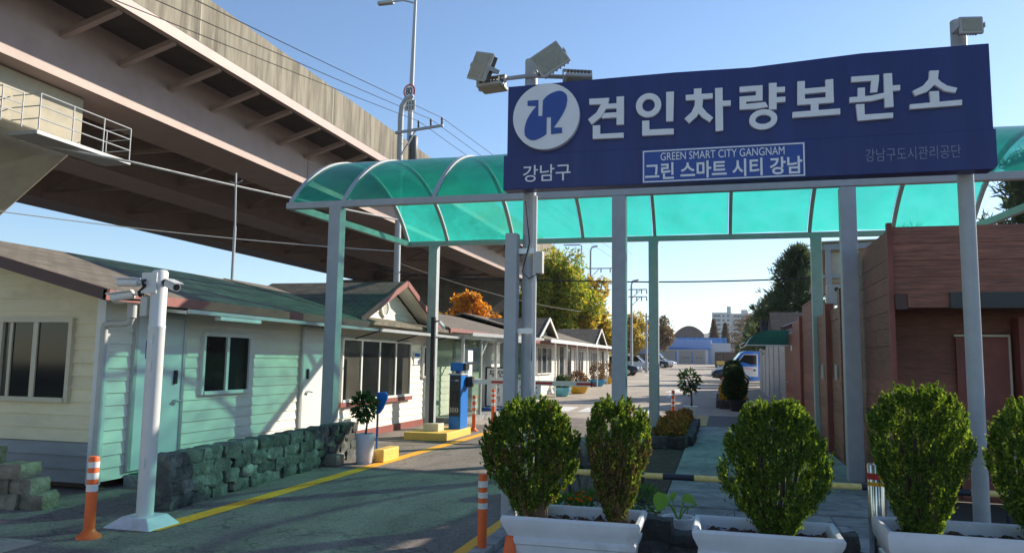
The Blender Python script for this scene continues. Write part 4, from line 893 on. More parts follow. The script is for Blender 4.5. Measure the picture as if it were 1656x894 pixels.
cctv(cc, (-5.33, 6.25, 2.29), (-1, -.12, .0)); cctv(cc, (-5.17, 6.33, 2.30), (.8, -.45, -.22)); cctv(cc, (-5.50, 6.40, 2.20), (-.85, -.30, -.16))
MB().tube([(-5.33, 6.36, 2.24), (-5.50, 6.40, 2.21)], .014, 6).build('camera_arm', CAMW, cc, True)
MB().tube([(-5.33, 6.25, 2.26), (-5.42, 6.27, 2.2), (-5.55, 6.6, 2.18), (-5.9, 7.2, 2.19), (-6.55, 7.3, 2.22)], .012, 6).tube([(-5.36, 6.33, 2.1), (-5.42, 6.33, 2.2), (-5.36, 6.3, 2.26)], .010, 6).build('cable', CABLE, cc, True)
B(-5.42, -5.34, 6.30, 6.40, 1.97, 2.16).build('control_box', GREYBOX, cc, bevel=.008)

# ================================================================== STONES
def stone(c, s_, seed):
    rs = np.random.default_rng(seed); m = MB(); n = 4
    idx = {}
    def key(p):
        k = tuple(p)
        if k not in idx:
            idx[k] = len(m.v); v = np.array(p, float)/n*2-1
            l = np.linalg.norm(v); sph = v/l if l > 0 else v
            w_ = v*.72+sph*.35
            w_ = w_*(1+.10*np.sin(3.1*v[0]+seed)+.0)+rs.normal(0, .05, 3)
            m.v.append((c[0]+w_[0]*s_[0], c[1]+w_[1]*s_[1], c[2]+w_[2]*s_[2]))
        return idx[k]
    for ax in range(3):
        for side in (0, n):
            for i in range(n):
                for j in range(n):
                    q = []
                    for a, b_ in ((0, 0), (1, 0), (1, 1), (0, 1)):
                        p = [0, 0, 0]; p[ax] = side; p[(ax+1) % 3] = i+a; p[(ax+2) % 3] = j+b_; q.append(key(p))
                    m.f.append(tuple(q))
    return m
def stones(name, label, a, b, rows, n, h, depth, m_, zs=0, jit=.02, seed0=1, cat='stone wall', group=None, keep=None):
    a = Vector(a); b = Vector(b); d = (b-a); L = d.length; d.normalize(); t = thing(name, label, cat, a.lerp(b, .5)+Vector((0, 0, zs)), group)
    yax = Vector((-d.y, d.x, 0)); ang = math.atan2(d.y, d.x); rs = random.Random(seed0)
    for r_ in range(rows):
        nn = n; wcell = L/nn; sh = wcell*.5*(r_ % 2)
        for k in range(nn+(r_ % 2)):
            if keep and not keep(r_, k): continue
            w0 = k*wcell-sh; w1 = w0+wcell; w0 = max(0, w0); w1 = min(L, w1)
            if w1-w0 < wcell*.3: continue
            ww = (w1-w0)*.485*rs.uniform(.94, 1.02); c = a+d*(w0+w1)/2; z = zs+(r_+.5)*h
            st_ = stone((0, 0, 0), (ww, depth*.5*rs.uniform(.9, 1.1), h*.56*rs.uniform(.92, 1.05)), seed0*100+r_*31+k)
            off = yax*rs.uniform(-jit, jit); ca, sa = math.cos(ang+rs.uniform(-.06, .06)), math.sin(ang+rs.uniform(-.06, .06))
            st_.v = [(c.x+off.x+x*ca-y*sa, c.y+off.y+x*sa+y*ca, z+zz) for x, y, zz in st_.v]
            st_.build('stone', m_, t, True)
    return t
stones('stone_wall', 'low dry-stacked wall of dark rounded stones between the yellow line and the cabin', (-5.66, 7.0, 0), (-5.86, 11.75, 0), 4, 12, .14, .27, STONE, .0, .02, 2)
stones('stone_stack', 'small stack of tan stones at the lower left corner of the cabin front', (-8.3, 6.5, 0), (-6.72, 6.72, 0), 4, 6, .15, .30, STONEB, 0, .03, 9, keep=lambda r_, k: k <= (5, 5, 4, 3)[r_])
lb = thing('loose_block', 'single squared stone block at the foot of the white round pot', 'stone', (-5.6, 11.55, 0))
B(-5.68, -5.48, 10.6, 10.85, 0, .16).build('block', STONEB, lb, bevel=.025)

# ================================================================== RIGHT SIDE: WOODEN SHED, FENCES, SHUTTERS
def planks_x(x, y0, y1, z0, z1, ph=.205, th=.03, seed=1, gap=.006):
    m = MB(); rs = random.Random(seed); z = z0
    while z < z1-.01:
        zt = min(z+ph, z1); o = rs.uniform(-.006, .006); m.box(x+o, x+th+o, y0, y1, z, zt-gap); z = zt
    m.box(x+.012, x+th-.008, y0+.004, y1-.004, z0+.004, z1-.01)
    return m
def planks_y(y, x0, x1, z0, z1, ph=.205, th=.03, seed=1, gap=.006):
    m = MB(); rs = random.Random(seed); z = z0
    while z < z1-.01:
        zt = min(z+ph, z1); o = rs.uniform(-.006, .006); m.box(x0, x1, y+o, y+th+o, z, zt-gap); z = zt
    m.box(x0+.004, x1-.004, y+.012, y+th-.008, z0+.004, z1-.01)
    return m
sh = thing('wooden_shed', 'large red-brown plank shed with a deep overhang and a recessed door on the right', 'shed', (3.5, 11.5, 0))
planks_x(1.96, 9.90, 13.6, 0, 3.22, seed=4).build('side_wall', WOOD, sh)
planks_y(9.86, 1.99, 8.5, 2.44, 3.24, .2, seed=6).build('upper_front', WOODX, sh)
B(2.0, 8.5, 9.93, 13.6, 3.0, 3.18).build('roof', BROWNT, sh)
B(1.93, 1.985, 9.82, 9.90, 0, 3.28).build('corner_post', WOODR, sh)
MB().box(1.99, 2.12, 9.80, 9.90, 2.26, 2.43).build('beam', BROWNT, sh); MB().box(2.12, 2.55, 9.78, 9.90, 2.28, 2.435).build('beam', WOODX, sh)
MB().box(2.55, 8.5, 9.74, 9.90, 2.27, 2.45).build('metal_beam', KDARK, sh)
planks_y(10.62, 2.0, 8.5, 0, 2.9, seed=8).build('recess_wall', WOOD, sh)
B(2.0, 8.5, 9.92, 10.6, 2.455, 2.49).build('recess_ceiling', BROWNT, sh)
dr = planks_y(10.55, 2.80, 3.36, .05, 1.97, .21, .03, seed=10).build('door', WOODR, sh)
MB().box(2.78, 3.38, 10.53, 10.56, 1.975, 2.0).box(3.362, 3.385, 10.53, 10.56, .05, 1.975).build('door_frame', CREAM, dr)
pl = B(2.93, 3.06, 10.535, 10.545, 1.71, 1.84).build('door_plate', SWHITE, dr)
b = MB(); b.box(2.975, 2.99, 10.531, 10.535, 1.735, 1.815); b.build('plate_mark', BBLK, pl)
B(3.42, 3.62, 10.35, 10.6, 0, 2.2).build('recess_post', WOODR, sh)
mb_ = thing('metal_locker', 'dark grey cabinet standing at the right end of the shed recess', 'cabinet', (3.75, 10.2, 0))
B(3.65, 4.3, 10.1, 10.5, 0, 1.5).build('cabinet', KDARK, mb_, bevel=.02); B(3.68, 4.27, 10.085, 10.1, .1, 1.45).build('door', KDARK, mb_)
# fence panels
fn = thing('plank_fence', 'lower red-brown plank fence with posts running back from the shed', 'fence', (2, 16, 0))
planks_x(1.97, 13.7, 15.05, 0, 2.60, .2, seed=12).build('plank_panel', WOODX, fn); planks_x(1.97, 15.35, 17.6, 0, 2.60, .2, seed=13).build('plank_panel', WOODX, fn)
B(1.88, 2.02, 15.06, 15.34, 0, 2.72).build('fence_post', WOODR, fn); B(1.90, 2.02, 13.45, 13.69, 0, 2.85).build('fence_post', WOODX, fn)
for y in (14.4, 16.2): B(1.93, 1.965, y-.02, y+.02, 1.35, 1.62).build('pull_handle', RETRO, fn)
fn2 = thing('plank_fence', 'tall dark red plank fence panel just beyond the rear canopy post', 'fence', (2, 19, 0))
planks_x(1.99, 17.7, 20.2, 0, 3.05, .2, seed=14).build('plank_panel', WOOD, fn2); B(1.92, 2.04, 20.22, 20.6, 0, 2.8).build('fence_post', WOODR, fn2)
fn3 = thing('plank_gate', 'brown plank gate with a latch next to the white shutters', 'gate', (2, 22.5, 0))
B(1.94, 2.02, 20.62, 22.3, 0, 2.72).build('side_panel', WOODR, fn3); planks_x(2.0, 22.32, 25.7, 0, 2.5, .2, seed=15).build('plank_panel', WOODX, fn3)
MB().tube([(1.99, 24.6, 1.1), (1.92, 24.6, 1.1), (1.92, 24.8, 1.1)], .02, 6).build('latch', ALU, fn3)
B(1.985, 1.995, 23.2, 23.5, 2.0, 2.15).build('door_number_plate', SWHITE, fn3)
su = thing('shutter_garage', 'row of white roller-shutter garages with dark shingle roofs under the green awning', 'garage', (3, 34, 0))
B(2.1, 5.5, 25.9, 43.0, 0, 2.62).build('wall', PWALL, su)
y = 26.0
for k in range(6):
    b = MB(); z = .1
    while z < 2.35: b.box(2.04, 2.10, y+.3, y+2.5, z, z+.09); z += .1
    b.build('shutter', SHUT, su); B(2.075, 2.10, y, y+.28, 0, 2.45).build('pilaster', ALU if k % 2 else WFRAME, su); y += 2.8
for (y0, y1, zr) in ((29.5, 33, 3.6), (36, 40, 3.75)):
    MB().prism([(1.9, y0, 2.64), (1.9, (y0+y1)/2, zr), (1.9, y1, 2.64)], (3.4, 0, 0)).build('roof', ROOFD, su)
MB().bar((1.95, 25.8, 2.74), (3.0, 26.4, 3.15), .2, .12).build('roof_edge', BROWNT, su)
ga = thing('green_awning', 'dark green curved fabric awning over the shutter garages', 'awning', (1.4, 25.5, 2.2))
prof = [(2.02, 2.62), (1.5, 2.62), (1.25, 2.58), (1.02, 2.47), (.88, 2.32), (.80, 2.17)]
b = MB(); n = len(prof)
for yv in (24.3, 25.5, 26.6):
    b.v += [(x, yv, z) for x, z in prof]
for j in range(2):
    for k in range(n-1): a = j*n+k; b.f.append((a, a+1, a+1+n, a+n))
b.f.append(tuple([k for k in range(n)]+[])) ; 
b.v.append((2.02, 24.3, 2.17)); b.f[-1] = tuple(list(range(n))+[len(b.v)-1])
b.build('fabric', GREENAWN, ga)
MB().tube([(.80, 24.3, 2.17), (2.0, 24.3, 2.17)], .02, 6).tube([(.80, 24.3, 2.17), (.80, 26.6, 2.17), (.70, 26.7, 2.12), (.66, 26.6, 2.22), (.80, 26.2, 2.3)], .02, 6).build('frame', WFRAME, ga, True)
# carport behind the fence
cpt = thing('carport_roof', 'grey steel lean-to with cream translucent roof rising behind the plank fence', 'lean-to', (3.4, 20.5, 0))
MB().bar((2.5, 20, 4.46), (6, 20, 4.56), .1, .14).bar((2.6, 20, 0), (2.6, 20, 4.4), .12, .12).bar((2.5, 20, 4.46), (2.5, 22.9, 3.62), .06, .08).bar((2.45, 20.0, 3.75), (6, 20.1, 3.78), .06, .08).build('frame', POST, cpt)
MB().prism([(2.45, 19.9, 4.60), (6.0, 19.9, 4.68), (6, 23, 3.65), (2.45, 23, 3.6)], (0, 0, -.02)).build('roof_sheet', CREAM, cpt)
MB().prism([(2.62, 20.1, 3.62), (6.0, 20.1, 3.66), (6, 20.1, 4.38), (2.62, 20.1, 4.34)], (0, .03, 0)).build('side_panel', CREAM, cpt)
spk = thing('horn_speaker', 'grey box-shaped speaker unit mounted above the fence beside the rear canopy post', 'speaker', (2.6, 19.3, 3.1))
B(2.45, 2.78, 19.2, 19.5, 3.0, 3.48).build('housing', POST, spk, bevel=.04); disc_y((2.66, 19.2, 3.36), .05, .01, 14).build('opening', BLACK, spk); MB().bar((2.6, 19.35, 2.0), (2.6, 19.35, 3.0), .05, .05).build('stand', ALU, spk)

# ================================================================== FOREGROUND PLANTERS AND SHRUBS
def planter(x0, x1, y0, y1, zr, label):
    o = thing('planter_box', label, 'planter', ((x0+x1)/2, (y0+y1)/2, .04), 'white planter boxes at the kerb')
    cx, cy = (x0+x1)/2, (y0+y1)/2
    def ring(ix, z): return [(x0+ix, y0+ix, z), (x1-ix, y0+ix, z), (x1-ix, y1-ix, z), (x0+ix, y1-ix, z)]
    rings = [ring(.10, .04), ring(.07, .20), ring(.055, .30), ring(.04, .31), ring(.035, .345), ring(.05, .355), ring(.03, .40), ring(.006, .45), ring(0, zr-.02), ring(.012, zr), ring(.035, zr-.004), ring(.05, zr-.02), ring(.075, zr-.14)]
    m = MB()
    for q in rings: m.v += q
    for i in range(len(rings)-1):
        for k in range(4): a = i*4+k; b_ = i*4+(k+1) % 4; m.f.append((a, b_, b_+4, a+4))
    m.f.append((3, 2, 1, 0)); m.f.append(tuple((len(rings)-1)*4+k for k in range(4)))
    m.build('box', PLANTW, o, True)
    nx, ny = 26, 12; V = []; F = []
    xs = np.linspace(x0+.07, x1-.07, nx); ysx = np.linspace(y0+.07, y1-.07, ny)
    for j in range(ny):
        for i in range(nx): V.append((xs[i], ysx[j], zr-.085+.022*math.sin(i*1.7+j)+rng.normal(0, .008)))
    for j in range(ny-1):
        for i in range(nx-1): a = j*nx+i; F.append((a, a+1, a+nx+1, a+nx))
    raw_mesh('soil', V, F, SOIL, o)
    n = 130; P = np.stack([rng.uniform(x0+.08, x1-.08, n), rng.uniform(y0+.08, y1-.08, n), np.full(n, zr-.065)], 1); D = unit(n)*[1, 1, .3]
    V, F = leaves(P, D, rng.uniform(.02, .05, n), rng.uniform(.008, .02, n)); raw_mesh('leaf_litter', V, F, PURP, o)
    return o
planter(-1.52, -.53, 5.45, 6.0, .505, 'white planter box holding two clipped evergreen shrubs beside the striped post')
planter(-.19, .77, 5.45, 6.0, .50, 'white planter box with one broad round shrub in the middle of the entrance')
planter(1.02, 2.30, 5.50, 6.05, .56, 'white planter box at the right edge behind the steel bollard')

def thuja(name, label, cx, cy, z0, z1, rx, ry, base, n=2300, brown=0., seed=1, lean=0, top=.62):
    o = thing(name, label, 'shrub', (base[0], base[1], base[2]), 'clipped evergreen shrubs in the planters')
    H = z1-z0
    def prof(t): # radius factor with height 0..1: narrow foot, widest at `top`, rounded top
        t = np.clip(t, 0, 1)
        lo = .27+.73*np.sin(np.clip(t/top, 0, 1)*np.pi/2)**1.15
        hi = np.sqrt(np.clip(1-((t-top)/(1.0-top+.02))**2.0, 0, 1))
        return np.where(t < top, lo, hi)
    npl = n//4; t = rng.beta(1.25, 1.0, npl); th = rng.uniform(0, 2*np.pi, npl)
    lump = 1+.10*np.sin(3*th+seed)+.10*np.sin(5*th-2*seed+t*7)+.06*np.sin(9*t+4*th+seed)
    rad = prof(t)*lump*np.where(rng.random(npl) < .8, rng.uniform(.88, 1.02, npl), rng.uniform(.4, .85, npl))
    C = np.stack([cx+rx*rad*np.cos(th)+lean*(t-.3), cy+ry*rad*np.sin(th), z0+H*t*.90], 1)
    A = np.stack([np.cos(th)*.36, np.sin(th)*.36, .85+.3*t], 1)+rng.normal(0, .09, (npl, 3)); A /= np.linalg.norm(A, axis=1, keepdims=True)
    PL = rng.uniform(.06, .13, npl)               # length of each upright plume of sprays
    q = 40; m_ = npl*q; pid = np.repeat(np.arange(npl), q); u = rng.random(m_)
    wd = .0175*np.sqrt(np.clip(1-(u*2-.75)**2*.55, .05, 1))*np.clip(1.25-u, .1, 1)
    P = C[pid]+A[pid]*((u-.35)*PL[pid])[:, None]+rng.normal(0, 1, (m_, 3))*wd[:, None]*.75
    out = A[pid]+rng.normal(0, .28, (m_, 3)); out /= np.linalg.norm(out, axis=1, keepdims=True); brn = rng.random(npl) < brown*np.where(t < .65, 1.6, .5)*2.0
    tha = th[pid]
    def sprays(idx, mm_, nm):
        Pq, Dq = P[idx], out[idx]; k = len(idx); L = rng.uniform(.013, .029, k)
        S = np.cross(Dq, rng.normal(0, 1, (k, 3))); S /= np.linalg.norm(S, axis=1, keepdims=True)
        nb = 3; Vs = np.zeros((k, nb*2+2, 3)); ang = np.linspace(-1.1, 1.1, nb*2+1)
        Vs[:, 0] = Pq-Dq*L[:, None]*.3
        for w_ in range(nb*2+1):
            ra = (1.0 if w_ % 2 == 0 else .5)*(1-.40*abs(ang[w_])/1.1)*rng.uniform(.8, 1.15, k)
            Vs[:, w_+1] = Pq+(Dq*np.cos(ang[w_]*.7)+S*np.sin(ang[w_]*.7))*(L*ra)[:, None]
        F = []; base_ = np.arange(k)*(nb*2+2)
        for w_ in range(1, nb*2+1): F.append(np.stack([base_, base_+w_, base_+w_+1], 1))
        return raw_mesh(nm, Vs.reshape(-1, 3), np.concatenate(F), mm_, o)
    bi = brn[pid] & (rng.random(m_) < .75)
    sprays(np.where(~bi)[0], THUJA, 'foliage')
    if bi.sum() > 4: sprays(np.where(bi)[0], THUJAB, 'browned_foliage')
    b = MB()
    for k in range(16):
        a = 2*math.pi*k/16*5+seed; q = .55*(.6+.5*random.random())
        p0 = Vector(base)+Vector((.03*math.cos(a), .03*math.sin(a), -.03)); p1 = Vector((cx+rx*.35*math.cos(a), cy+ry*.35*math.sin(a), z0+H*.28)); p2 = Vector((cx+rx*q*math.cos(a), cy+ry*q*math.sin(a), z0+H*.68))
        b.tube([p0, p0.lerp(p1, .5), p1, p2], [.018, .014, .011, .005], 6)
    b.build('stems', BARK, o, True)
    return o
thuja('evergreen_shrub', 'widest leftmost shrub, browned on its right, in the planter by the striped post', -1.375, 5.72, .50, 1.36, .325, .28, (-1.27, 5.72, .42), 3400, .06, 1, top=.52)
thuja('evergreen_shrub', 'narrow evergreen shrub with many brown sprays at the right end of the left planter', -.735, 5.74, .46, 1.375, .205, .20, (-.70, 5.74, .42), 2100, .22, 2, top=.7)
thuja('evergreen_shrub', 'full egg-shaped green shrub with sunlit yellow-green top in the middle planter', .365, 5.72, .44, 1.40, .315, .28, (.30, 5.72, .42), 3400, .0, 3, top=.50)
thuja('evergreen_shrub', 'tall upright green shrub directly before the plank shed, left of the right sign pole', 1.285, 5.78, .46, 1.53, .275, .25, (1.32, 5.78, .48), 3000, .0, 4, top=.70)
thuja('evergreen_shrub', 'rightmost green shrub cut off by the picture edge beyond the right sign pole', 2.02, 5.8, .47, 1.46, .28, .26, (2.02, 5.8, .48), 2700, .0, 5, top=.66)

# barrier rail
br_ = thing('barrier_rail', 'low pipe barrier painted in yellow and black bands behind the planters', 'barrier rail', (.3, 8.8, 0))
xs = -1.95; k = 0; xe = 3.2
while xs < xe:
    x2 = min(xs+.335, xe); MB().tube([(xs, 8.8, .365), (x2, 8.8, .365)], .033, 12).build('yellow_band' if k % 2 else 'black_band', BYEL if k % 2 else BBLK, br_, True); xs = x2; k += 1
for x in (-1.9, -.84, .27, 1.55, 2.75): B(x-.03, x+.03, 8.77, 8.83, 0, .40).build('post', BBLK, br_)
# steel bollard
sb = thing('steel_bollard', 'polished steel bollard with red and yellow bands near the right planter', 'bollard', (1.21, 6.9, .04))
MB().lathe([(.066, 0), (.066, .79), (.060, .805), (.02, .81)], (1.21, 6.9, .02), 26).build('tube', CHROME, sb, True)
MB().lathe([(.0675, 0), (.0675, .05)], (1.21, 6.9, .70), 26).build('red_band', RED, sb, True)
MB().lathe([(.0675, 0), (.0675, .03)], (1.21, 6.9, .65), 26).build('yellow_band', YELL, sb, True)
# basalt blocks between planters
for lab, lst in (('dark pitted basalt blocks stacked under the taro pot between left and middle planters', [(-.52, 6.5, .075, .13, .12, .09), (-.50, 6.52, .235, .125, .11, .095), (-.28, 6.55, .06, .11, .12, .07), (-.27, 6.56, .16, .105, .11, .06)]),
                 ('dark basalt blocks lying low between the middle planter and the steel bollard', [(.86, 6.5, .08, .11, .12, .09), (1.05, 6.55, .07, .10, .12, .08), (.90, 6.55, .22, .10, .10, .08)])):
    t = thing('rock_edging', lab, 'rock edging', (lst[0][0], lst[0][1], 0), 'dark blocks between the planters')
    for k, (x, y, z, a, b_, c) in enumerate(lst): stone((x, y, z+.03), (a, b_, c), 40+k).build('stone', BASALT, t, True)
# generic leafy plants
def leafball(o, nm, c, rad, n, L, W, m_, zsq=1., up=.3, shell=.5):
    d = unit(n); r_ = rng.uniform(shell, 1, n)**.7; P = np.array(c)+d*r_[:, None]*np.array(rad); D = d+np.array([0, 0, up])+rng.normal(0, .5, (n, 3))
    V, F = leaves(P, D, rng.uniform(L*.7, L*1.25, n), rng.uniform(W*.7, W*1.2, n)); return raw_mesh(nm, V, F, m_, o)
def marigold(x, y, label, s_=1, fl=16, pot=True):
    o = thing('marigold_pot', label, 'potted flower', (x, y, .03), 'potted marigolds behind the left planter')
    if pot: MB().lathe([(.09*s_, 0), (.12*s_, .16), (.13*s_, .165), (.13*s_, .18), (.11*s_, .18), (.10*s_, .15)], (x, y, .03), 16).build('pot', BROWNT if pot != 'w' else PLANTW, o, True)
    leafball(o, 'foliage', (x, y, .30), (.19*s_, .17*s_, .14*s_), 520, .06, .022, MARI)
    b = MB(); c = []
    P = []; Dd = []
    for k in range(fl):
        a = rng.uniform(0, 2*np.pi); q = rng.uniform(.2, 1)**.5; p = np.array([x+.19*s_*q*math.cos(a), y+.17*s_*q*math.sin(a), .36+.10*(1-q*q)+rng.uniform(-.02, .04)])
        dd = unit(16); dd[:, 2] = np.abs(dd[:, 2]); P.append(np.repeat(p[None], 16, 0)); Dd.append(dd)
    if fl:
        V, F = leaves(np.concatenate(P), np.concatenate(Dd), .026, .022); raw_mesh('blossoms', V, F, MARIF, o)
    return o
marigold(-1.28, 6.85, 'marigold pot with a row of orange blossoms nearest the lane, behind the broad shrub', 1.0, 22)
marigold(-1.08, 7.0, 'leafy marigold pot with few orange blossoms between the two left shrubs', 1.2, 6)
marigold(-1.05, 9.15, 'marigold pot with orange blossoms behind the narrow browned shrub', 1.1, 8)
marigold(-.72, 7.6, 'green leafy pot plant without open blossoms right of the barrier rail post', 1.0, 0, 'w')
# old stump ornament
stp = thing('stump_ornament', 'weathered grey-green wood and stone stump ornament seen between the two left shrubs', 'stump', (-1.75, 9.6, 0))
b = MB(); rs = random.Random(4)
for k in range(7):
    x = -2.0+k*.095; b.tube([(x, 9.6+rs.uniform(-.05, .05), 0), (x+rs.uniform(-.03, .03), 9.6, .22), (x+rs.uniform(-.04, .04), 9.62, .40+.18*rs.random())], [.07, .06, .055], 8)
b.build('logs', mat('weathered_wood', (.20, .22, .19), .9, var=.4, scale=10, stretch=(3, 3, .4), bump=.8, bscale=30, c2=(.42, .38, .30), c2amt=(.55, .75)), stp, True)
st2 = stone((-1.88, 9.52, .40), (.22, .16, .16), 5); st2.build('rock', STONE, stp, True); stone((-1.60, 9.55, .48), (.10, .12, .13), 8).build('rock', STONE, stp, True)
# white pot with taro
tp = thing('taro_pot', 'round white pot with pale green arrow-shaped taro leaves on the basalt blocks', 'potted plant', (-.36, 7.15, .1))
MB().lathe([(.10, -.17), (.135, -.02), (.145, 0), (.145, .012), (.125, .012), (.12, -.03), (.02, -.03)], (-.36, 7.15, .245), 22).build('pot', PLANTW, tp, True)
V = []; F = []
def bigleaf(c, d, L, Wd, nrm):
    c, d, nrm = Vector(c), Vector(d).normalized(), Vector(nrm).normalized(); s_ = d.cross(nrm).normalized(); o = len(V)
    for t, ww, h in ((-.3, .25, 0), (0, .42, .04), (.35, .40, .05), (.7, .24, .02), (1, .0, -.06)):
        for q in (-1, 0, 1): V.append(tuple(c+d*L*t+s_*q*ww*Wd+nrm*(h*L-abs(q)*-.02)))
    for i in range(4):
        for q in range(2): a = o+i*3+q; F.append((a, a+1, a+4, a+3))
bigleaf((-.51, 7.1, .42), (-.25, -.1, -.9), .13, .17, (.3, -.9, .25)); bigleaf((-.30, 7.12, .415), (.6, -.2, -.25), .10, .13, (0, -.6, .8)); bigleaf((-.42, 7.2, .40), (.3, .2, .4), .07, .07, (0, -.8, .6))
raw_mesh('leaf', V, F, TARO, tp)
MB().tube([(-.36, 7.15, .22), (-.42, 7.13, .34), (-.50, 7.1, .43)], .009, 6).tube([(-.36, 7.15, .22), (-.33, 7.14, .34), (-.31, 7.12, .42)], .009, 6).tube([(-.36, 7.15, .22), (-.30, 7.14, .33), (-.2, 7.12, .38)], .007, 6).tube([(-.37, 7.15, .22), (-.40, 7.18, .33), (-.42, 7.2, .40)], .006, 6).build('stalks', TARO, tp, True)
# tree in white round pot near stone wall
def potplant(name, label, loc, pot, crown, n, L, W, stem_r, m_=HOUSEP, stems=1, cat='potted plant', potm=PLANTW, square=False):
    o = thing(name, label, cat, loc); x, y, z = loc
    if square:
        w0, w1, h = pot; MB().add([(x-w0, y-w0, z), (x+w0, y-w0, z), (x+w0, y+w0, z), (x-w0, y+w0, z), (x-w1, y-w1, z+h), (x+w1, y-w1, z+h), (x+w1, y+w1, z+h), (x-w1, y+w1, z+h)], [(3, 2, 1, 0), (4, 5, 6, 7), (0, 1, 5, 4), (1, 2, 6, 5), (2, 3, 7, 6), (3, 0, 4, 7)]).build('pot', potm, o, bevel=.012)
    else:
        w0, w1, h = pot; MB().lathe([(w0*.92, 0), (w0, .02), (w1, h-.01), (w1*.98, h), (w1*.86, h), (w1*.85, h-.05), (.02, h-.05)], (x, y, z), 26).build('pot', potm, o, True)
    (cx, cy, cz), rad = crown; b = MB()
    for k in range(stems):
        a = 2.1*k; b.tube([(x+.02*k, y, z+h-.06), (x+.02*k+.03*math.cos(a), y, (z+h+cz)/2), (cx+rad[0]*.4*math.cos(a)*(stems > 1), cy, cz+rad[2]*.4)], [stem_r, stem_r*.8, stem_r*.4], 7)
    for k in range(10):
        a = k*2.4; b.tube([(cx, cy, cz-rad[2]*.3), (cx+rad[0]*.8*math.cos(a), cy+rad[1]*.8*math.sin(a), cz+rad[2]*.8*math.sin(k*1.7))], [stem_r*.35, stem_r*.15], 5)
    b.build('stem', BARK, o, True)
    leafball(o, 'foliage', (cx, cy, cz), rad, n, L, W, m_, up=-.25, shell=.25)
    return o
potplant('potted_tree', 'small glossy-leaved tree in a tall round white pot at the end of the stone wall', (-5.28, 11.12, 0), (.125, .145, .45), ((-5.32, 11.12, .86), (.185, .185, .23)), 620, .085, .036, .018)
cb_ = thing('call_box', 'blue call box panel on a thin blue post behind the white-potted tree', 'call box', (-5.17, 11.3, 0))
MB().tube([(-5.19, 11.35, 0), (-5.19, 11.35, .85)], .018, 8).build('post', BLUEP, cb_, True)
MB().prism([(-5.21, 11.33, .74), (-5.21, 11.33, 1.07), (-5.07, 11.33, 1.085), (-5.03, 11.33, 1.04), (-5.04, 11.33, .97), (-5.10, 11.33, .82), (-5.16, 11.33, .74)], (0, .05, 0)).build('panel', KBLUE, cb_, bevel=.008)
yb_ = thing('yellow_block', 'low yellow concrete wheel block beside the tall white pot', 'concrete block', (-5.09, 11.5, 0))
B(-5.19, -5.02, 11.25, 11.85, 0, .20).build('block', YBLOCK, yb_, bevel=.02)

# flower beds on the sidewalk
fb = thing('flower_bed', 'rectangular bed of dry orange-brown flowers edged with dark stone blocks', 'flower bed', (-.95, 16.5, 0))
ed = stones
def edging(o, x0, x1, y0, y1, h, w_, m_, seed):
    rs = random.Random(seed); k = 0
    for (ax, a0, a1, fix) in (('x', x0, x1, y0), ('y', y0+w_, y1, x1), ('y', y0+w_, y1, x0), ('x', x0, x1, y1)):
        p = a0
        while p < a1-.05:
            q = min(p+rs.uniform(.26, .36), a1); c = ((p+q)/2, fix, h/2+.03) if ax == 'x' else (fix, (p+q)/2, h/2+.03)
            sz = ((q-p)*.54, w_*.5, h*.56) if ax == 'x' else (w_*.5, (q-p)*.54, h*.56)
            stone(c, sz, seed*50+k).build('edging_stone', m_, o, True); p = q; k += 1
edging(fb, -1.30, -.58, 15.0, 20.2, .19, .2, BASALT, 5)
B(-1.25, -.62, 15.05, 20.15, .02, .17).build('soil', SOIL, fb)
n = 5200; P = np.stack([rng.uniform(-1.22, -.66, n), rng.uniform(15.05, 20.1, n), rng.uniform(.16, .42, n)*(1+.25*np.sin(np.arange(n)))], 1); P[:, 2] = .17+.26*rng.random(n)**.7*(.75+.4*np.sin(P[:, 1]*3+P[:, 0]*9))
V, F = leaves(P, unit(n)+np.array([0, 0, .8]), rng.uniform(.05, .09, n), rng.uniform(.03, .06, n)); raw_mesh('flowers', V, F, DRYF, fb)
fb2 = thing('flower_bed', 'smaller bed of bright yellow flowers edged with stone beside the clipped round bushes', 'flower bed', (.3, 30, .1))
edging(fb2, .02, .9, 27.6, 34.5, .30, .24, BASALT, 8)
n = 3600; P = np.stack([rng.uniform(.05, .85, n), rng.uniform(27.7, 34.4, n), .3+.42*rng.random(n)**.8], 1)
V, F = leaves(P, unit(n)+np.array([0, 0, .8]), rng.uniform(.09, .16, n), rng.uniform(.06, .1, n)); raw_mesh('flowers', V, F, YELF, fb2)
def topiary(x, y, balls, label):
    o = thing('clipped_bush', label, 'bush', (x, y, .05), 'clipped round bushes by the shutters')
    V, F = None, None; PP, DD = [], []
    for (bx, by_, bz, r_) in balls:
        n = 2300; d = unit(n); PP.append(np.array([bx, by_, bz])+d*(r_*rng.uniform(.82, 1.03, n))[:, None]); DD.append(d+rng.normal(0, .6, (n, 3)))
    V, F = leaves(np.concatenate(PP), np.concatenate(DD), .085, .055); raw_mesh('foliage', V, F, HEDGE, o)
    MB().tube([(x, y, 0), (x, y, balls[0][2])], .05, 7).build('trunk', BARK, o, True)
    return o
topiary(.50, 27.3, [(.50, 27.3, .80, .38), (.48, 27.3, 1.22, .30)], 'nearer clipped dark green bush of two stacked balls left of the shutters')
topiary(.52, 30.2, [(.50, 30.2, .85, .34), (.5, 30.2, 1.38, .32)], 'clipped bush rising just behind the nearer two-ball bush in front of the blue truck')
bp_ = thing('black_pot', 'dark round tub at the foot of the clipped bushes', 'tub', (.6, 26.6, .04)); MB().lathe([(.26, 0), (.34, .36), (.36, .38), (.30, .38)], (.62, 26.7, .04), 18).build('tub', BLACK, bp_, True)
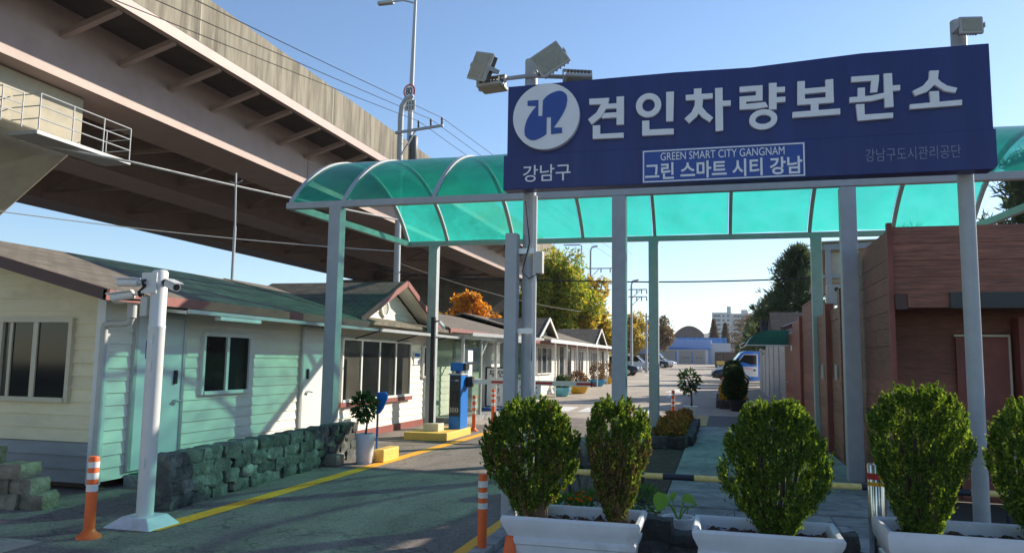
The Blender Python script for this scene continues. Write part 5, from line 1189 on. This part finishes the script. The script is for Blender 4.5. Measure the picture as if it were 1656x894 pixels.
potplant('potted_tree', 'slender green plant in a square white pot behind the dry flower bed', (-.80, 23.2, .04), (.13, .19, .34), ((-.84, 23.2, 1.08), (.30, .26, .36)), 300, .15, .06, .016, stems=3, square=True)
# bowl planters along the cabins
def bowl(x, y, r_, m_, plant, label, ph=.35, n=900):
    z = gz(y)+.004; o = thing('bowl_planter', label, 'bowl planter', (x, y, z), 'coloured bowl planters along the cabins')
    MB().lathe([(r_*.5, 0), (r_*.66, .03), (r_*.95, .24), (r_*1.06, .33), (r_*1.06, .37), (r_*.92, .37), (r_*.85, .30), (.02, .30)], (x, y, z), 24).build('bowl', m_, o, True)
    leafball(o, 'plant', (x, y, z+.36+ph*.45), (r_*.85, r_*.85, ph*.8), n, .12, .05, plant, shell=.3); return o
CYAN = mat('bowl_cyan', (.16, .50, .62), .5, var=.1); YB2 = mat('bowl_yellow', (.72, .43, .05), .5, var=.1); BL2 = mat('bowl_blue', (.05, .30, .55), .5, var=.1)
bowl(-6.35, 32.0, .38, CYAN, HEDGE, 'pale cyan bowl planter nearest the white arrow sign, with dark leaves', .4)
bowl(-6.1, 34.5, .48, YB2, PURP, 'large yellow bowl planter with reddish dry plant behind the boom end', .5)
bowl(-6.4, 42.0, .48, BL2, PURP, 'blue bowl planter with brownish bush left of the tall grey canopy post', .75)
bowl(-6.5, 46.5, .48, YB2, PURP, 'farthest yellow bowl planter with dry bush at the end of the cabins', .8)

# ================================================================== TREES
def tree(name, label, x, y, h, crown, nb, n, L, W, m_, trunk=.22, cat='tree', group='trees around the lot', z0=None, seed=1, shell=.2, blob=.34):
    z0 = gz(y) if z0 is None else z0; o = thing(name, label, cat, (x, y, z0), group); rs = np.random.default_rng(seed)
    (cx, cy, cz), (rx, ry, rz) = crown
    d = rs.normal(size=(nb, 3)); d /= np.linalg.norm(d, axis=1, keepdims=True); C = np.array([cx, cy, cz])+d*np.array([rx, ry, rz])*(rs.uniform(.25, .85, nb)**.6)[:, None]
    br = np.array([rx, ry, rz])*blob
    k = rs.integers(0, nb, n); dd = rs.normal(size=(n, 3)); dd /= np.linalg.norm(dd, axis=1, keepdims=True)
    sc_ = rs.uniform(.6, 1.25, nb)
    P = C[k]+dd*br*(sc_[k]*rs.uniform(shell, 1, n)**.5)[:, None]
    D = dd*.5+rs.normal(size=(n, 3))+np.array([0, 0, -.3]); V, F = leaves(P, D, rs.uniform(L*.7, L*1.3, n), rs.uniform(W*.7, W*1.3, n)); raw_mesh('crown', V, F, m_, o)
    b = MB(); top = Vector((cx, cy, cz+rz*.2)); b0 = Vector((x, y, z0-.1)); mid = b0.lerp(top, .45)+Vector((.1, .1, 0))
    b.tube([b0, mid, top], [trunk, trunk*.7, trunk*.3], 8)
    for c in C[:min(nb, 22)]:
        s0 = b0.lerp(top, .35+.4*rs.random()); e = Vector(c); b.tube([s0, s0.lerp(e, .5)+Vector((0, 0, .1)), e], [trunk*.35, trunk*.22, trunk*.08], 5)
    b.build('trunk', BARK, o, True); return o
tree('broadleaf_tree', 'big green and yellow leafy tree rising behind the row of cabins', -11.9, 58, 10, ((-11.8, 58, 6.2), (2.9, 2.9, 3.6)), 46, 15000, .34, .16, TREEG, .28, seed=3, blob=.30)
tree('broadleaf_tree', 'yellower lower tree at the right side of the big green tree', -9.4, 60, 8, ((-9.3, 60, 4.9), (1.9, 2, 2.9)), 26, 7500, .32, .16, TREEY, .2, seed=5)
tree('broadleaf_tree', 'dense dark green tree filling the gap behind the left sign pole', -15, 60, 8, ((-14.6, 60, 5.2), (1.8, 2, 2.6)), 22, 6500, .34, .16, TREEG, .2, seed=8)
tree('autumn_tree', 'small orange-leaved autumn tree above the cabin roof under the bridge', -13.2, 41, 5.4, ((-13.2, 41, 4.1), (1.45, 1.2, 1.25)), 24, 3400, .20, .13, TREEO, .1, seed=9, blob=.32)
tree('autumn_tree', 'sparse yellowing shrub just left of the orange tree', -15.6, 41, 4.4, ((-15.5, 41, 3.8), (.5, .5, .8)), 9, 600, .2, .12, TREEY, .06, seed=10)
tree('autumn_tree', 'pale thin autumn tree far beyond the lot seen between two canopy posts', -14.2, 130, 10, ((-14.2, 130, 6.5), (3.2, 3, 3.6)), 30, 5200, .5, .24, TREEY, .2, seed=12)
tree('autumn_tree', 'brownish thin tree far beyond the lot left of the arched hall', -10.4, 135, 9, ((-10.2, 135, 6.6), (2.6, 2.5, 3.2)), 26, 3600, .45, .2, BARE, .2, seed=13)
tree('autumn_tree', 'round yellow-green bush before the far blue and white building', -15.2, 120, 4, ((-15.0, 120, 2.6), (1.2, 1.2, 1.2)), 12, 1500, .4, .2, TREEG, .1, seed=14)
def pine(name, label, x, y, h, r_, n=2600, z0=None, seed=1, low=.15, L=.34):
    z0 = gz(y) if z0 is None else z0; o = thing(name, label, 'pine tree', (x, y, z0), 'dark pines on the right'); rs = np.random.default_rng(seed)
    b = MB(); b.tube([(x, y, z0-.1), (x+.1, y, z0+h*.55), (x+.05, y, z0+h*.97)], [.18, .11, .03], 8)
    PP = []; DD = []
    nbr = 46
    for k in range(nbr):
        t = low+(1-low)*(k/nbr); a = k*2.4+rs.uniform(-.4, .4); ln = r_*(1-t)**.75*rs.uniform(.6, 1.1)+.12; s0 = np.array([x, y, z0+h*t])
        e = s0+np.array([math.cos(a)*ln, math.sin(a)*ln, ln*.35+.1]); b.tube([s0, (s0+e)/2+np.array([0, 0, -.05]), e], [.045, .03, .01], 5)
        q = max(8, int(n/nbr)); tt = rs.uniform(.25, 1.05, q); base = s0+(e-s0)*tt[:, None]+rs.normal(0, .13, (q, 3))
        for rep in range(5): PP.append(base+rs.normal(0, .04, (q, 3))); DD.append(rs.normal(size=(q, 3))+(e-s0)/np.linalg.norm(e-s0)*.7+np.array([0, 0, .55]))
    V, F = leaves(np.concatenate(PP), np.concatenate(DD), L, .055, .05); raw_mesh('crown', V, F, PINE, o); b.build('trunk', BARK, o, True); return o
pine('pine_tree', 'dark bushy pine rising above the shingle garage roofs', 3.6, 38, 6.6, 2.7, 3600, seed=2)
pine('pine_tree', 'shorter dark pine behind the white shutters', 3.4, 52, 5.4, 2.6, 2600, seed=3)
pine('pine_tree', 'dark conifer beyond the blue truck', 3.2, 62, 5.0, 2.0, 2600, seed=4, low=.05)
pine('pine_tree', 'wide dark conifer at the far right edge of the parking lot', 3.4, 82, 5.2, 2.2, 2600, seed=5, low=.05)
pine('pine_tree', 'pine whose twigs show against the sky right of the right sign pole', 8.4, 24, 7.3, 2.2, 2600, seed=6)
pine('pine_tree', 'pine mostly hidden behind the plank shed and canopy', 6.0, 27, 5.6, 2.0, 2200, seed=7)
tree('autumn_tree', 'thin bare-twigged tree standing before the far apartment block', 3.2, 110, 7, ((3.6, 110, 5.5), (2.4, 2, 3.0)), 26, 2600, .34, .14, BARE, .16, seed=16)
def cone_tree(x, y, h, r_, label):
    o = thing('conical_tree', label, 'conifer', (x, y, gz(y)), 'conical trees behind the far building'); n = 2600; t = rng.random(n)**.75; a = rng.uniform(0, 2*np.pi, n)
    ra = r_*(1-t)**.8*rng.uniform(.75, 1.05, n); P = np.stack([x+ra*np.cos(a), y+ra*np.sin(a), gz(y)+.6+t*(h-.6)], 1); V, F = leaves(P, unit(n)+np.array([0, 0, .8]), .5, .28); raw_mesh('crown', V, F, BARE, o)
    MB().tube([(x, y, gz(y)), (x, y, gz(y)+h*.6)], .15, 6).build('trunk', BARK, o, True)
cone_tree(-1.0, 175, 9.5, 1.7, 'left taller cone-shaped brown conifer right of the arched hall')
cone_tree(1.4, 175, 8.6, 1.5, 'right cone-shaped brown conifer before the apartment block')

# ================================================================== FAR BUILDINGS
gb = thing('depot_building', 'blue and white depot building with striped roller shutters across the end of the lot', 'building', (-7, 152, 1.4))
MB().prism([(-16.5, 152, 1.0), (-16.5, 152, 6.2), (-1.4, 152, 6.1), (-1.4, 152, 1.0)], (0, 6, 0)).build('wall', BWHITE, gb)
B(-1.38, 2.2, 152.4, 157, 1.0, 5.5).build('side_wing', PWALL, gb)
g = B(-12.0, -1.95, 149.5, 151.95, 1.2, 4.2).build('garage_front', PWALL, gb)
MB().prism([(-12.4, 149.2, 4.25), (-1.6, 149.2, 4.25), (-1.6, 149.2, 4.55), (-12.4, 149.2, 4.6)], (0, 2.7, 0)).build('garage_roof', CBLUE, gb)
for i, (x0, x1) in enumerate(((-11.8, -7.9), (-7.2, -4.95), (-4.75, -2.5))):
    b = MB(); z = 1.4
    while z < 3.85: b.box(x0, x1, 149.40, 149.50, z, z+.17); z += .2
    s_ = b.build('shutter', SHUTG, gb)
    b = MB()
    for k in range(5 if i else 2):
        xx = x0+(x1-x0)*(.28+.11*k); b.box(xx, xx+.16, 149.375, 149.40, 2.55, 2.62); b.box(xx+.05, xx+.1, 149.375, 149.40, 2.64, 2.8)
    b.build('shutter_lettering', BBLK, s_)
b = MB()
for x in (-7.9, -4.95, -7.2): b.box(x, x+.2, 149.42, 149.5, 1.3, 3.9)
b.build('door_jamb', CBLUE, gb)
B(-16.4, -12.45, 149.6, 151.9, 1.2, 3.3).build('annex', BRICKB, gb)
ah = thing('arched_hall', 'brown hall with a curved roof and blue sheeting behind the depot', 'hall', (-5.7, 165, 2))
n = 18; pts = [(-8.9, 165, 1.5)]+[(-8.9+6.0*k/n, 165, 7.6+1.75*math.sin(math.pi*k/n)**.8) for k in range(n+1)]+[(-2.9, 165, 1.5)]
MB().prism(pts, (0, 8, 0)).build('hall_body', BRICKB, ah)
MB().add([(x, 164.6 if k % 2 else 164.9, z) for k, x in enumerate(np.linspace(-13, 1.6, 30)) for z in (5.0, 6.9)], [(2*k, 2*k+2, 2*k+3, 2*k+1) for k in range(29)]).build('blue_sheeting', TARP, ah)
ap = thing('apartment_block', 'pale apartment block with rows of balcony windows far beyond the lot', 'apartment block', (12, 545, 2))
B(-4.2, 8.5, 540, 556, 0, 36).build('wall', APT, ap); B(8.6, 40, 544, 560, 0, 35.6).build('wall', APT, ap); B(5.6, 8.2, 542, 548, 36, 40.2).build('stair_tower', APT, ap); B(15, 19, 546, 552, 35.6, 38.2).build('stair_tower', APT, ap)
for i in range(11):
    z = 3+i*3.0
    for x0, x1 in ((-3.2, 1.4), (2.6, 4.0), (5.6, 7.2)):
        B(x0, x1, 539.9, 540.0, z, z+1.5).build('window', APTW, ap)
for i in range(11): B(10, 38.4, 543.9, 544.0, 3+i*3, 4.5+i*3).build('window_band', APTW, ap)
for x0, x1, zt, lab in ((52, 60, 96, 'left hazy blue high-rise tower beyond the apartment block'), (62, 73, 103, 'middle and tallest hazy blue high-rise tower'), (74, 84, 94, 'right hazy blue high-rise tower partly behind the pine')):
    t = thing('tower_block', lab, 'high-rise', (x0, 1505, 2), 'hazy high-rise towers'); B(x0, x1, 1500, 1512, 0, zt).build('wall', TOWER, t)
    b = MB()
    for k in range(24): b.box(x0+.6, x1-.6, 1499.7, 1500, 6+k*3.6, 7.6+k*3.6)
    b.build('window_bands', APTW, t)
for x0, x1, zt, lab in ((-62, -52, 40, 'low hazy apartment block left of the arched hall'), (-50, -40, 38, 'second low hazy block left of the arched hall')):
    t = thing('tower_block', lab, 'high-rise', (x0, 805, 2), 'hazy high-rise towers'); B(x0, x1, 800, 812, 0, zt*.72).build('wall', APT, t)
    b = MB()
    for k in range(8): b.box(x0+.6, x1-.6, 799.7, 800, 3+k*3.0, 4.5+k*3.0)
    b.build('window_bands', APTW, t)

# ================================================================== VEHICLES
def wheel(o, x, y, r_, z, side):
    w_ = MB(); n = 18
    w_.prism([(x+r_*math.cos(2*math.pi*k/n), y-.10, z+r_+r_*math.sin(2*math.pi*k/n)) for k in range(n)], (0, .2, 0)); o2 = w_.build('wheel', TYRE, o)
    yy = y-.105 if side < 0 else y+.105
    MB().prism([(x+r_*.62*math.cos(2*math.pi*k/n), yy, z+r_+r_*.62*math.sin(2*math.pi*k/n)) for k in range(n)], (0, .012, 0)).build('rim', ALU, o2)
def car(label, m_, loc, rz, suv=False, group='cars parked in the lot'):
    """nose towards +X; built at the origin"""
    o = thing('parked_car', label, 'car', (0, 0, 0), group); L = 4.5; W = .9; h = 1.65 if suv else 1.43
    body = [(-2.2, .35), (-2.25, .62), (-2.2, .95), (-1.9, 1.0), (.75, 1.0), (1.6, .90), (2.1, .78), (2.25, .58), (2.22, .3), (1.75, .25), (-1.8, .25)]
    b = MB()
    secs = [(-W, .94), (-W*.92, 1.), (W*.92, 1.), (W, .94)]
    for yv, k in secs: b.v += [(x*k, yv, .62+(z-.62)*k) for x, z in body]
    n = len(body)
    for i in range(3):
        for k in range(n): a = i*n+k; c = i*n+(k+1) % n; b.f.append((a, c, c+n, a+n))
    b.f += [tuple(range(n)), tuple(3*n+k for k in range(n))[::-1]]
    b.build('body', m_, o, True)
    rb = -2.05 if suv else -1.6
    cab = [(rb, 1.0), (rb+.25 if suv else rb+.6, h-.06), (.1, h), (.35, h-.03), (1.05, 1.0)]
    b = MB(); n = len(cab)
    for yv, k in ((-W*.9, 0), (-W*.72, 1), (W*.72, 1), (W*.9, 0)): b.v += [(x, yv if z < 1.05 else yv*(.84 if k == 0 else 1), z) for x, z in cab]
    for i in range(3):
        for k in range(n-1): a = i*n+k; b.f.append((a, a+1, a+1+n, a+n))
    b.f += [tuple(range(n)), tuple(3*n+k for k in range(n))[::-1]]
    b.build('greenhouse', GLASS, o, True)
    b = MB(); b.prism([(cab[1][0]-.04, -W*.76, h-.03), (.38, -W*.76, h-.0), (.38, W*.76, h-.0), (cab[1][0]-.04, W*.76, h-.03)], (0, 0, .04))
    for s_ in (-1, 1):
        b.bar((1.05, s_*W*.88, 1.0), (.33, s_*W*.74, h), .06, .05); b.bar((rb, s_*W*.88, 1.0), (cab[1][0], s_*W*.74, h-.04), .16, .05); b.bar((-.35, s_*W*.905, 1.0), (-.35, s_*W*.765, h), .07, .05)
    b.build('roof', m_, o)
    for x in (-1.4, 1.38):
        for s_ in (-1, 1): wheel(o, x, s_*.80, .33, 0, s_)
    for s_ in (-1, 1):
        B(2.0, 2.235, s_*.68-.16, s_*.68+.16, .62, .78).build('headlight', LENS, o, bevel=.03); B(-2.255, -2.1, s_*.72-.12, s_*.72+.12, .72, .92).build('tail_light', RED, o)
        B(.62, .78, s_*1.0-.09, s_*1.0+.09, .98, 1.1).build('mirror', m_, o, bevel=.03)
    B(2.18, 2.26, -.45, .45, .42, .58).build('grille', BLACK, o)
    o.location = loc; o.rotation_euler = (0, 0, rz); return o
car('black car parked nose outwards left of the lot, partly behind the grey canopy post', CDARK, (-9.0, 70, gz(70)+.01), R(-8), True)
car('white car parked beyond the black car between the two canopy posts', CWHITE, (-9.7, 94, gz(94)+.01), R(-8), True)
car('dark blue car behind the white car right of the slim canopy post', CDARK, (-8.6, 108, gz(108)+.01), R(-10))
car('white car with its nose just showing at the left end of the far shutters', CWHITE, (-8.2, 113, gz(113)+.01), R(-12))
car('dark car at the right side of the lot just behind the blue truck', CDARK, (1.75, 55, gz(55)+.01), R(182))
car('white car parked farther back on the right behind the blue truck', CWHITE, (2.0, 74, gz(74)+.01), R(176), True)
def truck(label, m_, loc, rz, white=True):
    o = thing('parked_truck', label, 'truck', (0, 0, 0), 'light trucks in the lot'); W = .85
    cab = [(.05, .42), (.05, 1.92), (.15, 2.0), (1.05, 2.0), (1.22, 1.92), (1.78, 1.18), (1.92, .98), (1.98, .62), (1.95, .35), (1.55, .33), (1.45, .60), (1.15, .78), (.85, .60), (.75, .40)]
    b = MB(); n = len(cab)
    for yv, k in ((-W, .985), (-W*.93, 1), (W*.93, 1), (W, .985)): b.v += [(.9+(x-.9)*k, yv*(.94 if z > 1.2 else 1), 1.1+(z-1.1)*k) for x, z in cab]
    for i in range(3):
        for k in range(n): a = i*n+k; c = i*n+(k+1) % n; b.f.append((a, c, c+n, a+n))
    b.f += [tuple(range(n)), tuple(3*n+k for k in range(n))[::-1]]
    b.build('cab', m_, o, True)
    for s_ in (-1, 1):
        b = MB(); y0 = s_*W*.945; d = .03*s_
        b.prism([(.42, y0+.0, 1.20), (.42, y0, 1.80), (1.08, y0, 1.80), (1.50, y0, 1.26), (1.5, y0, 1.20)], (0, d*.6, 0)); b.prism([(.12, y0, 1.35), (.12, y0, 1.85), (.30, y0, 1.85), (.30, y0, 1.35)], (0, d*.6, 0))
        b.build('side_window', GLASS, o)
    if white:
        b = MB()
        for s_ in (-1, 1):
            y0 = s_*W*.99; b.prism([(.36, y0, .62), (.36, y0, 1.16), (1.55, y0, 1.16), (1.62, y0, 1.05), (1.2, y0, .86), (.8, y0, .62)], (0, .02*s_, 0)); 
        b.build('door_panel', CWHITE, o)
        b = MB()
        for s_ in (-1, 1): b.prism([(.5, s_*(W*.99+.021), .98), (.9, s_*(W*.99+.021), 1.04), (1.3, s_*(W*.99+.021), 1.10), (.9, s_*(W*.99+.021), 1.08)], (0, .004*s_, 0))
        b.build('door_stripe', ORANGE, o)
        b = MB()
        for s_ in (-1, 1):
            y0 = s_*W*.952; b.prism([(.36, y0, 1.17), (.36, y0, 1.82), (.42, y0, 1.80), (.42, y0, 1.17)], (0, .02*s_, 0)); b.prism([(.36, y0, 1.84), (1.10, y0, 1.84), (1.08, y0, 1.80), (.42, y0, 1.80)], (0, .02*s_, 0)); b.prism([(1.10, y0, 1.84), (1.56, y0, 1.2), (1.51, y0, 1.2), (1.08, y0, 1.80)], (0, .02*s_, 0))
        b.build('window_frame', CWHITE, o)
    b = MB(); b.add([(1.235, -.72, 1.88), (1.235, .72, 1.88), (1.775, .76, 1.20), (1.775, -.76, 1.20)], [(0, 1, 2, 3)]); b.v = [(x+.012, y, z+.012) for x, y, z in b.v]; b.build('windscreen', GLASS, o)
    for s_ in (-1, 1):
        B(1.80, 1.975, s_*.62-.17, s_*.62+.17, .66, .86).build('headlight', LENS, o, bevel=.03); B(.48, .60, s_*W*1.0-.02, s_*W*1.0+.02, .92, 1.02).build('door_handle', BLACK, o)
        B(1.35, 1.48, s_*1.02-.06, s_*1.02+.06, 1.3, 1.6).build('mirror', BLACK, o)
    B(1.7, 2.02, -.84, .84, .36, .54).build('bumper', KDARK, o, bevel=.03)
    B(-3.0, .0, -.82, .82, .55, .70).build('load_bed', KDARK, o); 
    MB().box(-3.0, 0, -.85, -.81, .7, 1.08).box(-3.0, 0, .81, .85, .7, 1.08).box(-3.02, -2.98, -.81, .81, .7, 1.08).box(-.04, -.0, -.81, .81, .7, 1.5).build('bed_sides', m_, o)
    for x in (1.15, -2.0):
        for s_ in (-1, 1): wheel(o, x, s_*.72, .32, 0, s_)
    o.location = loc; o.rotation_euler = (0, 0, rz); return o
truck('blue light truck with white door panel parked nose out beside the shutters', CBLUE, (2.35, 45.3, gz(45)+.01), R(184))
truck('small pale blue truck cab far off in front of the depot shutters', CBLUE, (-9.9, 121, gz(121)+.01), R(-8), True)
sk = thing('forklift', 'small yellow forklift far off by the dark container', 'forklift', (.0, 118, 1.0))
B(-.35, .75, 117.5, 119, 1.25, 2.0).build('body', YBLOCK, sk, bevel=.05); MB().box(-.3, -.22, 117.6, 117.7, 2.0, 3.0).box(.6, .68, 117.6, 117.7, 2.0, 3.0).box(-.35, .72, 117.55, 118.8, 3.0, 3.08).build('overhead_guard', KDARK, sk); wheel(sk, -.1, 117.5, .25, 1.02, -1); wheel(sk, .55, 117.5, .25, 1.02, -1)
ct = thing('dark_container', 'dark storage container by the far right conifers', 'container', (2, 124, 1.1))
B(-.6, 4.5, 122, 125, 1.1, 3.4).build('shell', BRICKB, ct); b = MB()
for k in range(16): b.box(-.55+k*.32, -.42+k*.32, 121.95, 122.0, 1.2, 3.3)
b.build('ribs', BRICKB, ct)

# ================================================================== AIR
hm = bpy.data.materials.new('haze_air'); hm.use_nodes = True; N = hm.node_tree.nodes
N.remove(N['Principled BSDF']); pv = N.new('ShaderNodeVolumePrincipled'); pv.inputs['Color'].default_value = (.86, .91, 1, 1)
pv.inputs['Density'].default_value = .00016; pv.inputs['Anisotropy'].default_value = .3
hm.node_tree.links.new(pv.outputs[0], N['Material Output'].inputs['Volume'])
hz = B(-1270, 1270, -100, 2270, -3, 116).build('haze', hm); hz['kind'] = 'stuff'; hz['label'] = 'thin morning haze over the whole place'
